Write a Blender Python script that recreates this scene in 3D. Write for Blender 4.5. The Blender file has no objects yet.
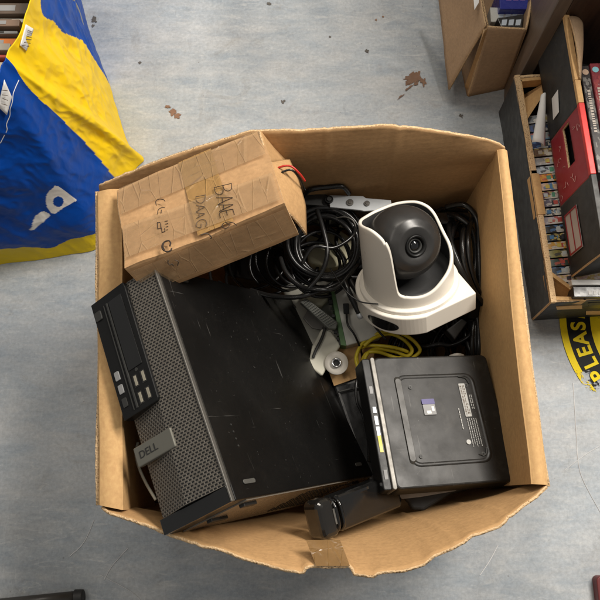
import bpy, bmesh, math, random
from mathutils import Vector, Matrix, noise
from math import sin, cos, pi, radians
random.seed(7)
V = Vector
S = bpy.context.scene
COL = S.collection

# ------------------------------------------------------------------ camera
H = 1.25
TILT = radians(16.0)
F = 700.0
cam_d = bpy.data.cameras.new('camera')
cam_d.sensor_width = 36.0
cam_d.lens = 36.0 * F / 600.0
cam_d.clip_start = 0.02
cam_d.clip_end = 100.0
cam = bpy.data.objects.new('camera', cam_d)
cam.location = (0, 0, H)
cam.rotation_euler = (TILT, 0, 0)
COL.objects.link(cam)
S.camera = cam

RW = Matrix.Rotation(TILT, 3, 'X')

def P(u, v, z):
    """world point at height z seen at picture position u, v (600 px picture)"""
    d = RW @ V(((u - 300) / F, -(v - 300) / F, -1.0))
    return V((0, 0, H)) + d * ((z - H) / d.z)

# ------------------------------------------------------------------ materials
def newmat(name):
    m = bpy.data.materials.new(name)
    m.use_nodes = True
    nt = m.node_tree
    b = nt.nodes['Principled BSDF']
    return m, nt, b

def N(nt, typ, **kw):
    n = nt.nodes.new(typ)
    for k, v in kw.items():
        if k.startswith('i_'):
            n.inputs[k[2:].replace('_', ' ')].default_value = v
        else:
            setattr(n, k, v)
    return n

def coords(nt, scale=(1, 1, 1), rot=(0, 0, 0), kind='Object'):
    tc = N(nt, 'ShaderNodeTexCoord')
    mp = N(nt, 'ShaderNodeMapping')
    mp.inputs['Scale'].default_value = scale
    mp.inputs['Rotation'].default_value = rot
    nt.links.new(tc.outputs[kind], mp.inputs['Vector'])
    return mp.outputs['Vector']

def noise_n(nt, vec, scale, detail=4, rough=.55, dist=0):
    n = N(nt, 'ShaderNodeTexNoise')
    n.inputs['Scale'].default_value = scale
    n.inputs['Detail'].default_value = detail
    n.inputs['Roughness'].default_value = rough
    n.inputs['Distortion'].default_value = dist
    nt.links.new(vec, n.inputs['Vector'])
    return n.outputs['Fac']

def ramp(nt, fac, stops, interp='LINEAR'):
    r = N(nt, 'ShaderNodeValToRGB')
    r.color_ramp.interpolation = interp
    el = r.color_ramp.elements
    while len(el) > 1:
        el.remove(el[-1])
    el[0].position = stops[0][0]; el[0].color = c4(stops[0][1])
    for p, c in stops[1:]:
        e = el.new(p); e.color = c4(c)
    nt.links.new(fac, r.inputs['Fac'])
    return r.outputs['Color']

def c4(c):
    if isinstance(c, (int, float)):
        return (c, c, c, 1)
    return (c[0], c[1], c[2], 1)

def mix(nt, fac, a, b, mode='MIX'):
    m = N(nt, 'ShaderNodeMix', data_type='RGBA', blend_type=mode)
    for s, x in ((m.inputs[0], fac), (m.inputs[6], a), (m.inputs[7], b)):
        if isinstance(x, bpy.types.NodeSocket):
            nt.links.new(x, s)
        elif s.type == 'VALUE':
            s.default_value = x
        else:
            s.default_value = c4(x)
    return m.outputs[2]

def math_n(nt, op, a, b=None, c=None):
    m = N(nt, 'ShaderNodeMath', operation=op)
    for i, x in enumerate((a, b, c)):
        if x is None: continue
        if isinstance(x, bpy.types.NodeSocket): nt.links.new(x, m.inputs[i])
        else: m.inputs[i].default_value = x
    return m.outputs[0]

def bump(nt, b, h, strength=.3, dist=.001):
    n = N(nt, 'ShaderNodeBump')
    n.inputs['Strength'].default_value = strength
    n.inputs['Distance'].default_value = dist
    nt.links.new(h, n.inputs['Height'])
    nt.links.new(n.outputs['Normal'], b.inputs['Normal'])

def plastic(name, col, rough=.4, var=.25, nscale=60, bstr=.05, metal=0.0, spec=.5, dust=0.0, coat=0.0, scr=0.0):
    m, nt, b = newmat(name)
    v = coords(nt)
    n1 = noise_n(nt, v, nscale, 5)
    n2 = noise_n(nt, v, 9, 4)
    dark = tuple(x * (1 - var) for x in col); lite = tuple(min(1, x * (1 + var)) for x in col)
    c = ramp(nt, n2, [(.3, dark), (.7, lite)])
    if dust:
        n3 = noise_n(nt, v, 40, 9, .75, .6)
        dm = ramp(nt, n3, [(.52, 0), (.80, dust)])
        c = mix(nt, dm, c, (.42, .38, .32))
    if scr:
        for rot, sc3, sd in (((.3, .5, .2), (5, 120, 120), 1.7), ((1.2, -.4, .8), (120, 6, 120), 1.9), ((0, .9, -.5), (110, 110, 5), 1.8)):
            ns = noise_n(nt, coords(nt, sc3, rot), sd, 3, .6)
            c = mix(nt, ramp(nt, ns, [(.70, 0), (.735, scr)]), c, (.16, .155, .145))
    nt.links.new(c, b.inputs['Base Color'])
    rr = ramp(nt, n1, [(.3, max(.02, rough - .08)), (.7, min(1, rough + .1))])
    nt.links.new(rr, b.inputs['Roughness'])
    b.inputs['Metallic'].default_value = metal
    b.inputs['Specular IOR Level'].default_value = spec
    b.inputs['Coat Weight'].default_value = coat
    b.inputs['Coat Roughness'].default_value = .08
    if bstr:
        bump(nt, b, n1, bstr, .0006)
    return m

def cardboard(name, col=(.46, .275, .125), tape=False, flute=(220, 0), rough=.78, stain=.25):
    m, nt, b = newmat(name)
    v = coords(nt)
    n1 = noise_n(nt, v, 5, 6, .6, .4)
    n2 = noise_n(nt, coords(nt, (40, 40, 260)), 3, 3)
    n3 = noise_n(nt, v, 220, 3)
    c = ramp(nt, n1, [(.28, tuple(x * (1 - stain) for x in col)), (.55, col), (.8, tuple(x * 1.13 for x in col))])
    c = mix(nt, .14, c, ramp(nt, n2, [(.3, .25), (.7, .85)]), 'OVERLAY')
    c = mix(nt, .10, c, ramp(nt, n3, [(.35, .2), (.65, .8)]), 'OVERLAY')
    g1 = noise_n(nt, coords(nt, (9, 9, 2.2)), 5, 8, .72, 1.0)
    c = mix(nt, ramp(nt, g1, [(.58, 0), (.80, .42)]), c, tuple(x * .45 for x in col))
    g2 = noise_n(nt, coords(nt, (3, 3, 30)), 6, 7, .75, .5)
    c = mix(nt, ramp(nt, g2, [(.62, 0), (.76, .35)]), c, tuple(min(1, x * 1.5) for x in col))
    nt.links.new(c, b.inputs['Base Color'])
    b.inputs['Roughness'].default_value = rough
    b.inputs['Specular IOR Level'].default_value = .21
    w = N(nt, 'ShaderNodeTexWave', wave_type='BANDS', bands_direction='Z')
    w.inputs['Scale'].default_value = 38
    w.inputs['Distortion'].default_value = .6
    nt.links.new(v, w.inputs['Vector'])
    hh = math_n(nt, 'ADD', math_n(nt, 'MULTIPLY', w.outputs['Fac'], .06), math_n(nt, 'MULTIPLY', noise_n(nt, v, 16, 5), 1.6))
    bump(nt, b, hh, .35, .0025)
    return m

def corrugated_edge(name, lite=(.62, .43, .24), dark=(.16, .08, .03)):
    m, nt, b = newmat(name)
    v = coords(nt)
    vo = N(nt, 'ShaderNodeTexVoronoi'); vo.inputs['Scale'].default_value = 330
    nt.links.new(v, vo.inputs['Vector'])
    n = noise_n(nt, v, 45, 3)
    c = ramp(nt, vo.outputs['Distance'], [(.12, dark), (.40, lite)])
    c = mix(nt, ramp(nt, n, [(.4, 0), (.62, 1)]), c, lite)
    nt.links.new(c, b.inputs['Base Color'])
    b.inputs['Roughness'].default_value = .9
    bump(nt, b, vo.outputs['Distance'], .6, .002)
    return m

M = {}
M['card'] = cardboard('cardboard_kraft')
M['card_strip'] = cardboard('cardboard_outer', (.56, .345, .155), stain=.12)
M['card_flap'] = cardboard('cardboard_flap', (.44, .265, .125), stain=.3)
M['card_taupe'] = cardboard('cardboard_taupe', (.40, .27, .165))
M['card_edge'] = corrugated_edge('corrugated_edge')
M['black'] = plastic('black_plastic', (.007, .007, .007), .40, bstr=.08, spec=.3)
M['black_gloss'] = plastic('black_gloss', (.008, .008, .008), .09, bstr=.02, coat=.4)
M['black_matte'] = plastic('black_matte', (.018, .017, .016), .55, bstr=.2)
M['cable'] = plastic('cable_black', (.010, .010, .010), .28, bstr=.05)
M['pc_black'] = plastic('painted_steel_black', (.006, .0058, .0056), .34, bstr=.01, nscale=11, dust=.010, spec=.35, scr=.35)
M['mini_black'] = plastic('textured_black', (.0085, .008, .0072), .42, bstr=.0, nscale=30, dust=.06, spec=.4, scr=.4)
M['dark_grey'] = plastic('dark_grey_plastic', (.032, .032, .03), .5)
M['silver'] = plastic('silver_trim', (.15, .142, .128), .42, metal=.5, var=.1)
M['steel'] = plastic('galvanised_steel', (.55, .58, .60), .42, metal=.25, var=.2, nscale=25, dust=.2)
M['white'] = plastic('white_plastic', (.78, .735, .65), .33, var=.03, bstr=.04)
M['offwhite'] = plastic('offwhite_plastic', (.62, .60, .50), .5, var=.08, dust=.15)
M['ball'] = plastic('ball_black', (.026, .025, .024), .33, var=.1, bstr=.04)
M['lens'] = plastic('lens_glass', (.003, .003, .004), .03, bstr=0, coat=1.0)
M['yellow_cable'] = plastic('yellow_cable', (.66, .52, .03), .4)
M['pcb'] = plastic('green_pcb', (.10, .20, .08), .5)
M['red_wire'] = plastic('red_wire', (.55, .03, .02), .4)
M['paper'] = plastic('white_paper', (.75, .75, .74), .8, var=.05)
M['label_print'] = plastic('label_white', (.42, .42, .40), .6, var=.08)
M['label_dim'] = plastic('label_dim', (.26, .26, .26), .6, var=.1)
M['ink'] = plastic('marker_ink', (.045, .034, .028), .8, spec=.1)
M['ink_soft'] = plastic('marker_ink_faded', (.09, .062, .042), .65)
M['wood_dark'] = None

# packing tape (brown and clear)
def tape(name, col, rough=.12, alpha=1.0):
    m, nt, b = newmat(name)
    v = coords(nt)
    n = noise_n(nt, coords(nt, (1, 1, 1)), 30, 6, .6, 2.5)
    nt.links.new(ramp(nt, n, [(.3, tuple(x * .85 for x in col)), (.7, col)]), b.inputs['Base Color'])
    b.inputs['Roughness'].default_value = rough
    b.inputs['Alpha'].default_value = alpha
    def cells(sc_, rot_, k_):
        vo = N(nt, 'ShaderNodeTexVoronoi', feature='DISTANCE_TO_EDGE'); vo.inputs['Scale'].default_value = k_
        nt.links.new(coords(nt, sc_, (0, 0, radians(rot_))), vo.inputs['Vector']); return ramp(nt, vo.outputs['Distance'], [(.0, 1), (.035, 0)])
    mk = noise_n(nt, coords(nt), 17, 3)
    cr1 = math_n(nt, 'MULTIPLY', cells((3.4, .8, .8), 14, 16), ramp(nt, mk, [(.42, 0), (.55, 1)]))
    cr2 = math_n(nt, 'MULTIPLY', cells((.7, 3.0, .8), -28, 20), ramp(nt, mk, [(.40, 1), (.52, 0)]))
    creases = math_n(nt, 'MAXIMUM', cr1, cr2)
    hh = math_n(nt, 'ADD', math_n(nt, 'MULTIPLY', creases, .8), math_n(nt, 'MULTIPLY', noise_n(nt, coords(nt), 26, 3), 1.2))
    bump(nt, b, hh, .7, .0016)
    nt.links.new(math_n(nt, 'ADD', math_n(nt, 'MULTIPLY', creases, .12), alpha), b.inputs['Alpha'])
    return m
M['tape'] = tape('brown_tape', (.46, .27, .10), .22, .7)
M['tape_clear'] = tape('clear_tape', (.50, .34, .19), .12, .22)

# perforated bezel
def bezel_mat():
    m, nt, b = newmat('perforated_bezel')
    v = coords(nt, (1, 1, 1))
    br = N(nt, 'ShaderNodeTexBrick')
    br.inputs['Color1'].default_value = (0, 0, 0, 1); br.inputs['Color2'].default_value = (0, 0, 0, 1)
    br.inputs['Mortar'].default_value = (1, 1, 1, 1)
    br.inputs['Scale'].default_value = 1.0
    br.inputs['Mortar Size'].default_value = .00100
    br.inputs['Mortar Smooth'].default_value = .35
    br.inputs['Brick Width'].default_value = .0052
    br.inputs['Row Height'].default_value = .0034
    br.offset = .5
    nt.links.new(v, br.inputs['Vector'])
    n = noise_n(nt, v, 120, 3)
    g = ramp(nt, n, [(.3, (.135, .12, .10)), (.7, (.175, .158, .135))])
    c = mix(nt, br.outputs['Color'], (.006, .006, .006), g)
    nt.links.new(c, b.inputs['Base Color'])
    nt.links.new(math_n(nt, 'MULTIPLY', br.outputs['Fac'], .5), b.inputs['Metallic'])
    b.inputs['Roughness'].default_value = .42
    bump(nt, b, br.outputs['Fac'], .8, .0012)
    return m
M['bezel'] = bezel_mat()
M['bezel_plain'] = plastic('bezel_plain', (.05, .048, .043), .4, metal=.4, var=.08)
M['badge'] = plastic('badge', (.17, .165, .14), .35, metal=.4, var=.05)
M['chrome'] = plastic('chrome', (.75, .75, .75), .15, metal=1, var=.05)

# floor
def floor_mat():
    m, nt, b = newmat('vinyl_floor')
    v = coords(nt)
    st = coords(nt, (3.0, 9, 1))
    st2 = coords(nt, (10, 34, 1), (0, 0, radians(4)))
    a = noise_n(nt, st, 1.6, 8, .62, .5)
    a2 = noise_n(nt, st2, 1.5, 6, .65, .3)
    cloud = noise_n(nt, v, 3.2, 5, .6, .6)
    c = ramp(nt, a, [(.25, (.215, .255, .30)), (.45, (.315, .35, .38)), (.6, (.405, .415, .42)), (.8, (.49, .49, .48))])
    c = mix(nt, .5, c, ramp(nt, a2, [(.3, (.255, .30, .35)), (.7, (.49, .50, .50))]))
    c = mix(nt, .55, c, ramp(nt, cloud, [(.3, .28), (.7, .70)]), 'OVERLAY')
    # pale scuffs, thin dark scratches, fine specks
    sc = noise_n(nt, coords(nt, (9, 34, 1), (0, 0, radians(-14))), 2.4, 9, .72, 1.6)
    c = mix(nt, ramp(nt, sc, [(.54, 0), (.74, .6)]), c, (.58, .58, .56))
    se = noise_n(nt, coords(nt, (40, 6, 1), (0, 0, radians(8))), 2.0, 9, .75, 1.2)
    c = mix(nt, ramp(nt, se, [(.56, 0), (.78, .45)]), c, (.55, .56, .56))
    sd = noise_n(nt, coords(nt, (24, 4, 1), (0, 0, radians(-25))), 2.4, 8, .7, 2.2)
    c = mix(nt, ramp(nt, sd, [(.62, 0), (.80, .45)]), c, (.14, .14, .14))
    sp = N(nt, 'ShaderNodeTexVoronoi'); sp.inputs['Scale'].default_value = 26
    sp.inputs['Randomness'].default_value = 1
    nt.links.new(v, sp.inputs['Vector'])
    c = mix(nt, ramp(nt, sp.outputs['Distance'], [(.025, .4), (.05, 0)]), c, (.10, .08, .06))
    # ingrained brownish grime and small marks
    gr = noise_n(nt, coords(nt, (1, 1.3, 1), (0, 0, 1.1)), 11, 9, .72, 1.0)
    c = mix(nt, ramp(nt, gr, [(.56, 0), (.78, .5)]), c, (.20, .175, .14))
    mk = noise_n(nt, coords(nt, (60, 16, 1), (0, 0, radians(35))), 1.3, 6, .8, .6)
    c = mix(nt, ramp(nt, mk, [(.68, 0), (.74, .6)]), c, (.15, .14, .13))
    mk2 = noise_n(nt, coords(nt, (16, 90, 1), (0, 0, radians(-8))), 1.1, 6, .8, .6)
    c = mix(nt, ramp(nt, mk2, [(.64, 0), (.72, .55)]), c, (.62, .62, .61))
    fine = noise_n(nt, v, 160, 4, .7)
    c = mix(nt, .35, c, ramp(nt, fine, [(.3, .3), (.7, .7)]), 'OVERLAY')
    # curved pale scratch lines
    nt.links.new(c, b.inputs['Base Color'])
    r = ramp(nt, a2, [(.3, .36), (.7, .55)])
    nt.links.new(r, b.inputs['Roughness'])
    b.inputs['Specular IOR Level'].default_value = .4
    h = math_n(nt, 'ADD', a2, math_n(nt, 'MULTIPLY', fine, .4))
    bump(nt, b, h, .18, .0012)
    return m
M['floor'] = floor_mat()
M['stain'] = plastic('rust_stain', (.20, .11, .065), .7, var=.4, nscale=120)
M['dirt'] = plastic('dirt_spot', (.10, .09, .08), .8, var=.4)
M['scratch'] = plastic('pale_scratch', (.60, .60, .60), .5)

# ------------------------------------------------------------------ object helpers
MW = {}

def tagp(o, label=None, cat=None, group=None, kind=None):
    if label: o['label'] = label
    if cat: o['category'] = cat
    if group: o['group'] = group
    if kind: o['kind'] = kind
    return o

def thing(name, label, cat, loc=(0, 0, 0), mat=None, group=None):
    o = bpy.data.objects.new(name, None)
    o.empty_display_size = .03
    COL.objects.link(o)
    m = mat.copy() if mat is not None else Matrix.Translation(V(loc))
    o.matrix_world = m
    MW[o.name] = m
    return tagp(o, label, cat, group)

def obj(name, bm, mat, parent=None, m=None, smooth=False, label=None, solid=None, edge=None, bevel=None, origin=None):
    """bm is in world coordinates, or in the frame m"""
    me = bpy.data.meshes.new(name)
    o = bpy.data.objects.new(name, me)
    COL.objects.link(o)
    own = m.copy() if m is not None else Matrix.Translation(origin if origin is not None else V((0, 0, 0)))
    if m is None and origin is not None:
        bmesh.ops.transform(bm, matrix=own.inverted(), verts=bm.verts)
    if parent is not None:
        o.parent = parent
        loc = MW[parent.name].inverted() @ own
        o.matrix_local = loc
    else:
        o.matrix_world = own
    MW[o.name] = own
    bmesh.ops.recalc_face_normals(bm, faces=bm.faces) if solid is None else None
    bm.to_mesh(me); bm.free()
    mats = mat if isinstance(mat, (list, tuple)) else [mat]
    for x in mats: me.materials.append(x)
    if smooth:
        for p in me.polygons: p.use_smooth = True
    if bevel:
        md = o.modifiers.new('bevel', 'BEVEL'); md.width = bevel; md.segments = 3
        md.limit_method = 'ANGLE'; md.angle_limit = radians(40)
    if solid:
        if edge: me.materials.append(edge)
        md = o.modifiers.new('solid', 'SOLIDIFY'); md.thickness = solid; md.offset = 0
        md.use_even_offset = False
        if edge: md.material_offset_rim = len(mats)
    if label: o['label'] = label
    return o

def BM(): return bmesh.new()

def box(bm, x0, x1, y0, y1, z0, z1, m=None, mi=0):
    vs = [bm.verts.new((x, y, z)) for x in (x0, x1) for y in (y0, y1) for z in (z0, z1)]
    if m is not None:
        for v in vs: v.co = m @ v.co
    fs = []
    for q in ((0, 1, 3, 2), (4, 6, 7, 5), (0, 4, 5, 1), (2, 3, 7, 6), (0, 2, 6, 4), (1, 5, 7, 3)):
        f = bm.faces.new([vs[i] for i in q]); f.material_index = mi; fs.append(f)
    return fs

def prism(bm, poly, z0, z1, m=None, mi=0, taper=1.0):
    """poly: list of (x, y), extruded along z"""
    cx = sum(p[0] for p in poly) / len(poly); cy = sum(p[1] for p in poly) / len(poly)
    a = [bm.verts.new((p[0], p[1], z0)) for p in poly]
    b = [bm.verts.new((cx + (p[0] - cx) * taper, cy + (p[1] - cy) * taper, z1)) for p in poly]
    if m is not None:
        for v in a + b: v.co = m @ v.co
    n = len(poly)
    for i in range(n):
        f = bm.faces.new((a[i], a[(i + 1) % n], b[(i + 1) % n], b[i])); f.material_index = mi
    f = bm.faces.new(a[::-1]); f.material_index = mi
    f = bm.faces.new(b); f.material_index = mi

def rrect(x0, x1, y0, y1, r, n=5):
    out = []
    for cx, cy, a0 in ((x1 - r, y1 - r, 0), (x0 + r, y1 - r, 90), (x0 + r, y0 + r, 180), (x1 - r, y0 + r, 270)):
        for k in range(n + 1):
            a = radians(a0 + 90 * k / n); out.append((cx + r * cos(a), cy + r * sin(a)))
    return out

def circ(r, n=32, cx=0, cy=0, a0=0, a1=360):
    full = abs(a1 - a0) >= 360
    k = n if full else n - 1
    return [(cx + r * cos(radians(a0 + (a1 - a0) * i / k)), cy + r * sin(radians(a0 + (a1 - a0) * i / k))) for i in range(n)]

def revolve(bm, prof, n=48, m=None, mi=0):
    """prof: list of (r, z)"""
    rings = []
    for r, z in prof:
        if r < 1e-6:
            v = bm.verts.new((0, 0, z)); rings.append([v])
        else:
            rings.append([bm.verts.new((r * cos(2 * pi * i / n), r * sin(2 * pi * i / n), z)) for i in range(n)])
    if m is not None:
        for rg in rings:
            for v in rg: v.co = m @ v.co
    for a, b in zip(rings, rings[1:]):
        if len(a) == 1 and len(b) == 1: continue
        for i in range(n):
            j = (i + 1) % n
            if len(a) == 1: f = bm.faces.new((a[0], b[i], b[j]))
            elif len(b) == 1: f = bm.faces.new((a[i], a[j], b[0]))
            else: f = bm.faces.new((a[i], a[j], b[j], b[i]))
            f.material_index = mi

def smoothpts(pts, k=8, closed=False):
    pts = [V(p) for p in pts]
    n = len(pts); out = []
    rng = range(n if closed else n - 1)
    for i in rng:
        if closed:
            p0, p1, p2, p3 = pts[(i - 1) % n], pts[i], pts[(i + 1) % n], pts[(i + 2) % n]
        else:
            p0, p1, p2, p3 = pts[max(i - 1, 0)], pts[i], pts[i + 1], pts[min(i + 2, n - 1)]
        for j in range(k):
            t = j / k
            out.append(.5 * ((2 * p1) + (p2 - p0) * t + (2 * p0 - 5 * p1 + 4 * p2 - p3) * t * t + (3 * p1 - p0 - 3 * p2 + p3) * t ** 3))
    if not closed: out.append(pts[-1])
    return out

def tube(bm, pts, r, n=10, closed=False, mi=0, flat=1.0):
    pts = [V(p) for p in pts]
    L = len(pts)
    rr = r if callable(r) else (lambda t: r)
    up = None; rings = []
    for i, p in enumerate(pts):
        if closed: d = pts[(i + 1) % L] - pts[(i - 1) % L]
        else: d = pts[min(i + 1, L - 1)] - pts[max(i - 1, 0)]
        if d.length < 1e-9: d = V((0, 0, 1))
        d.normalize()
        if up is None:
            up = d.orthogonal().normalized()
        up = (up - d * up.dot(d))
        up = up.normalized() if up.length > 1e-6 else d.orthogonal().normalized()
        s = d.cross(up)
        q = rr(i / max(1, L - 1))
        rings.append([bm.verts.new(p + (up * cos(2 * pi * k / n) + s * flat * sin(2 * pi * k / n)) * q) for k in range(n)])
    pairs = list(zip(rings, rings[1:]))
    if closed: pairs.append((rings[-1], rings[0]))
    for a, b in pairs:
        for k in range(n):
            f = bm.faces.new((a[k], a[(k + 1) % n], b[(k + 1) % n], b[k])); f.material_index = mi
    if not closed:
        f = bm.faces.new(rings[0][::-1]); f.material_index = mi
        f = bm.faces.new(rings[-1]); f.material_index = mi

def grid(bm, fn, nu, nv, mi=0):
    g = [[bm.verts.new(fn(i / nu, j / nv)) for j in range(nv + 1)] for i in range(nu + 1)]
    for i in range(nu):
        for j in range(nv):
            f = bm.faces.new((g[i][j], g[i + 1][j], g[i + 1][j + 1], g[i][j + 1])); f.material_index = mi
    return g

def frame(o, x, y, z):
    m = Matrix.Identity(4)
    for i in range(3):
        m[i][0], m[i][1], m[i][2], m[i][3] = x[i], y[i], z[i], o[i]
    return m

def frame_xy(o, xdir, ydir):
    x = V(xdir).normalized(); z = x.cross(V(ydir)).normalized(); y = z.cross(x)
    return frame(V(o), x, y, z)

def poly_at(pts, s):
    """sample a polyline of Vectors by normalised length"""
    L = [0]
    for a, b in zip(pts, pts[1:]): L.append(L[-1] + (b - a).length)
    t = s * L[-1]
    for i in range(len(pts) - 1):
        if t <= L[i + 1] or i == len(pts) - 2:
            k = (t - L[i]) / max(1e-9, L[i + 1] - L[i]); return pts[i].lerp(pts[i + 1], k)

def lerp(a, b, t): return a + (b - a) * t

def text_obj(name, txt, mat, parent, m, size, thick=.0003, label=None, font_scale=(1, 1), spacing=1.0, bold=0):
    cu = bpy.data.curves.new(name, 'FONT')
    cu.body = txt; cu.size = size; cu.extrude = thick; cu.align_x = 'CENTER'; cu.align_y = 'CENTER'
    cu.space_character = spacing; cu.offset = bold
    tmp = bpy.data.objects.new('tmp_text', cu)
    COL.objects.link(tmp)
    bpy.context.view_layer.update()
    me = bpy.data.meshes.new_from_object(tmp.evaluated_get(bpy.context.evaluated_depsgraph_get()))
    bpy.data.objects.remove(tmp)
    bm = BM(); bm.from_mesh(me)
    bmesh.ops.scale(bm, vec=(font_scale[0], font_scale[1], 1), verts=bm.verts)
    bpy.data.meshes.remove(me)
    return obj(name, bm, mat, parent, m=m, label=label)

# ------------------------------------------------------------------ floor
bm = BM()
n = 12
for i in range(n):
    for j in range(n):
        pass
box(bm, -3, 3, -2.5, 3.5, -.05, 0)
floor = tagp(obj('floor', bm, M['floor']), kind='structure')

def blob(bm, c, r, z, seed, n=90, jag=.45, stretch=(1, 1), rot=0):
    vs = []
    for i in range(n):
        a = 2 * pi * i / n
        q = r * (1 + jag * noise.noise(V((cos(a) * 1.3 + seed * 3.1, sin(a) * 1.3, seed))) * 2 + .45 * noise.noise(V((cos(a) * 5 + seed, sin(a) * 5, seed))) + .22 * noise.noise(V((cos(a) * 14 + seed, sin(a) * 14, seed))))
        x, y = q * cos(a) * stretch[0], q * sin(a) * stretch[1]
        vs.append(bm.verts.new((c.x + x * cos(rot) - y * sin(rot), c.y + x * sin(rot) + y * cos(rot), z)))
    bm.faces.new(vs)

for k, (parts, mt) in enumerate([
    ([(412, 79, .011, 1.5, 1), (418, 77, .007, 1, 1.4), (409, 82, .005, 1, 1), (423, 82, .006, 1, 1.6), (416, 84, .004, 1, 1), (409, 88, .004, 2.2, .5), (401, 97, .003, 3.2, .45)], 'stain'),
    ([(173, 112, .006, 1.2, 1), (177, 116, .005, 1.4, 1), (168, 107, .004, 1.6, .8)], 'stain'),
    ([(94, 20, .006, 1, 1.2), (93, 26, .003, 1, 1)], 'dirt'),
    ([(269, 4, .004, 1, 1)], 'dirt'), ([(367, 51, .004, 1, 1)], 'dirt'), ([(283, 102, .0035, 1, 1)], 'dirt'),
    ([(376, 20, .0025, 1, 1), (383, 17, .002, 1, 1)], 'stain'), ([(461, 116, .0035, 1, 1)], 'dirt'),
    ([(140, 63, .003, 1, 1)], 'dirt'), ([(330, 37, .002, 1, 1)], 'dirt')]):
    bm = BM()
    for q, (u, v, r, sx, sy) in enumerate(parts):
        blob(bm, P(u, v, 0), r, .0012 + q * .0002, k * 7 + q + 1, stretch=(sx, sy), rot=radians(40 if sx > 2 else 0))
    obj('stain', bm, M[mt], floor)
for pts in ([(573, 383), (576, 430), (578, 460), (583, 480), (600, 512)], [(565, 470), (585, 455), (600, 446)], [(94, 520), (84, 542), (70, 556)], [(128, 548), (112, 566), (104, 580)], [(498, 545), (490, 560), (480, 575)], [(100, 575), (128, 590), (140, 600)]):
    bm = BM(); tube(bm, smoothpts([P(u, v, .0006) for u, v in pts], 8), .00075, 6, flat=.5)
    obj('scratch', bm, M['scratch'], floor)

# ------------------------------------------------------------------ floor sticker
def sticker_mat(name, col):
    m, nt, b = newmat(name)
    v = coords(nt)
    n = noise_n(nt, v, 42, 8, .75, .8)
    n2 = noise_n(nt, v, 9, 3)
    tc = N(nt, 'ShaderNodeTexCoord'); sep = N(nt, 'ShaderNodeSeparateXYZ')
    nt.links.new(tc.outputs['Object'], sep.inputs[0])
    # more worn away towards its lower edge (y from -0.19 to -0.06)
    g = N(nt, 'ShaderNodeMapRange'); g.inputs[1].default_value = -.145; g.inputs[2].default_value = -.055
    g.inputs[3].default_value = .24; g.inputs[4].default_value = -.12
    nt.links.new(sep.outputs['Y'], g.inputs[0])
    a = math_n(nt, 'ADD', math_n(nt, 'ADD', n, g.outputs[0]), math_n(nt, 'MULTIPLY', n2, .12))
    al = ramp(nt, a, [(.60, 1), (.63, 0)])
    nt.links.new(al, b.inputs['Alpha'])
    nt.links.new(ramp(nt, n, [(.2, tuple(x * .75 for x in col)), (.6, col)]), b.inputs['Base Color'])
    b.inputs['Roughness'].default_value = .6; b.inputs['Specular IOR Level'].default_value = .15
    return m
M['st_y'] = sticker_mat('sticker_yellow', (.86, .66, .015))
M['st_k'] = sticker_mat('sticker_black', (.014, .014, .014))
sc = P(677, 325, 0); 
st = thing('floor_sticker', 'worn yellow and black round floor sticker reading PLEASE beside the black cartons', 'sticker', sc)
def annulus(bm, r0, r1, z, a0=0, a1=360, n=96):
    v0 = []; v1 = []
    for i in range(n + 1):
        a = radians(a0 + (a1 - a0) * i / n)
        v0.append(bm.verts.new((sc.x + r0 * cos(a), sc.y + r0 * sin(a), z))); v1.append(bm.verts.new((sc.x + r1 * cos(a), sc.y + r1 * sin(a), z)))
    for i in range(n): bm.faces.new((v0[i], v0[i + 1], v1[i + 1], v1[i]))
bm = BM(); annulus(bm, .2035, .216, .0016); obj('border', bm, M['st_y'], st, origin=sc)
bm = BM(); annulus(bm, .160, .2032, .0016); obj('text_band', bm, M['st_k'], st, origin=sc)
bm = BM(); annulus(bm, .0, .1597, .0016); obj('centre', bm, M['st_y'], st, origin=sc)
for ch, ang in zip('PLEASE', (210.5, 203, 195.8, 188.3, 180.8, 173.5)):
    a = radians(ang); o = V((sc.x + .1815 * cos(a), sc.y + .1815 * sin(a), .0022))
    m = frame_xy(o, (sin(a), -cos(a), 0), (cos(a), sin(a), 0))
    text_obj('letter', ch, M['st_y'], st, m, .037, .0002, font_scale=(.95, 1), bold=.0011)

# ------------------------------------------------------------------ the big cardboard box
RIM = .40
LN, LF = V((-.237, -.005, 0)), V((-.269, .395, 0))
RN, RF = V((.291, .016, 0)), V((.278, .452, 0))
ctr = (LN + LF + RN + RF) / 4
big = thing('cardboard_box', 'large open brown cardboard box full of computers and cables on the floor', 'box', ctr)
def wob(p, s=14, a=.0022):
    return noise.noise(p * s) * a + noise.noise(p * s * .35 + V((5, 2, 1))) * a * 1.5
def wall(name, a, b, z0, z1, mat, out, th=.005, bow=.006):
    bm = BM()
    def fn(s, t):
        p = a.lerp(b, s); z = lerp(z0, z1, t)
        q = V((p.x, p.y, z))
        return q + out * (wob(q) + bow * sin(pi * s) * sin(pi * min(t, 1)))
    grid(bm, fn, 40, 24)
    return obj(name, bm, mat, big, solid=th, edge=M['card_edge'], smooth=True, origin=V((a + b) / 2))
bm = BM(); grid(bm, lambda s, t: (LN.lerp(RN, s)).lerp(LF.lerp(RF, s), t) + V((0, 0, .006)), 8, 8)
obj('base_panel', bm, M['card'], big, solid=.005, edge=M['card_edge'])
wall('wall_panel', LN, LF, 0, RIM - .004, M['card'], V((-1, 0, 0)), bow=.004)
wall('wall_panel', RN, RF, 0, RIM - .004, M['card'], V((1, 0, 0)), bow=.004)

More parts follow.
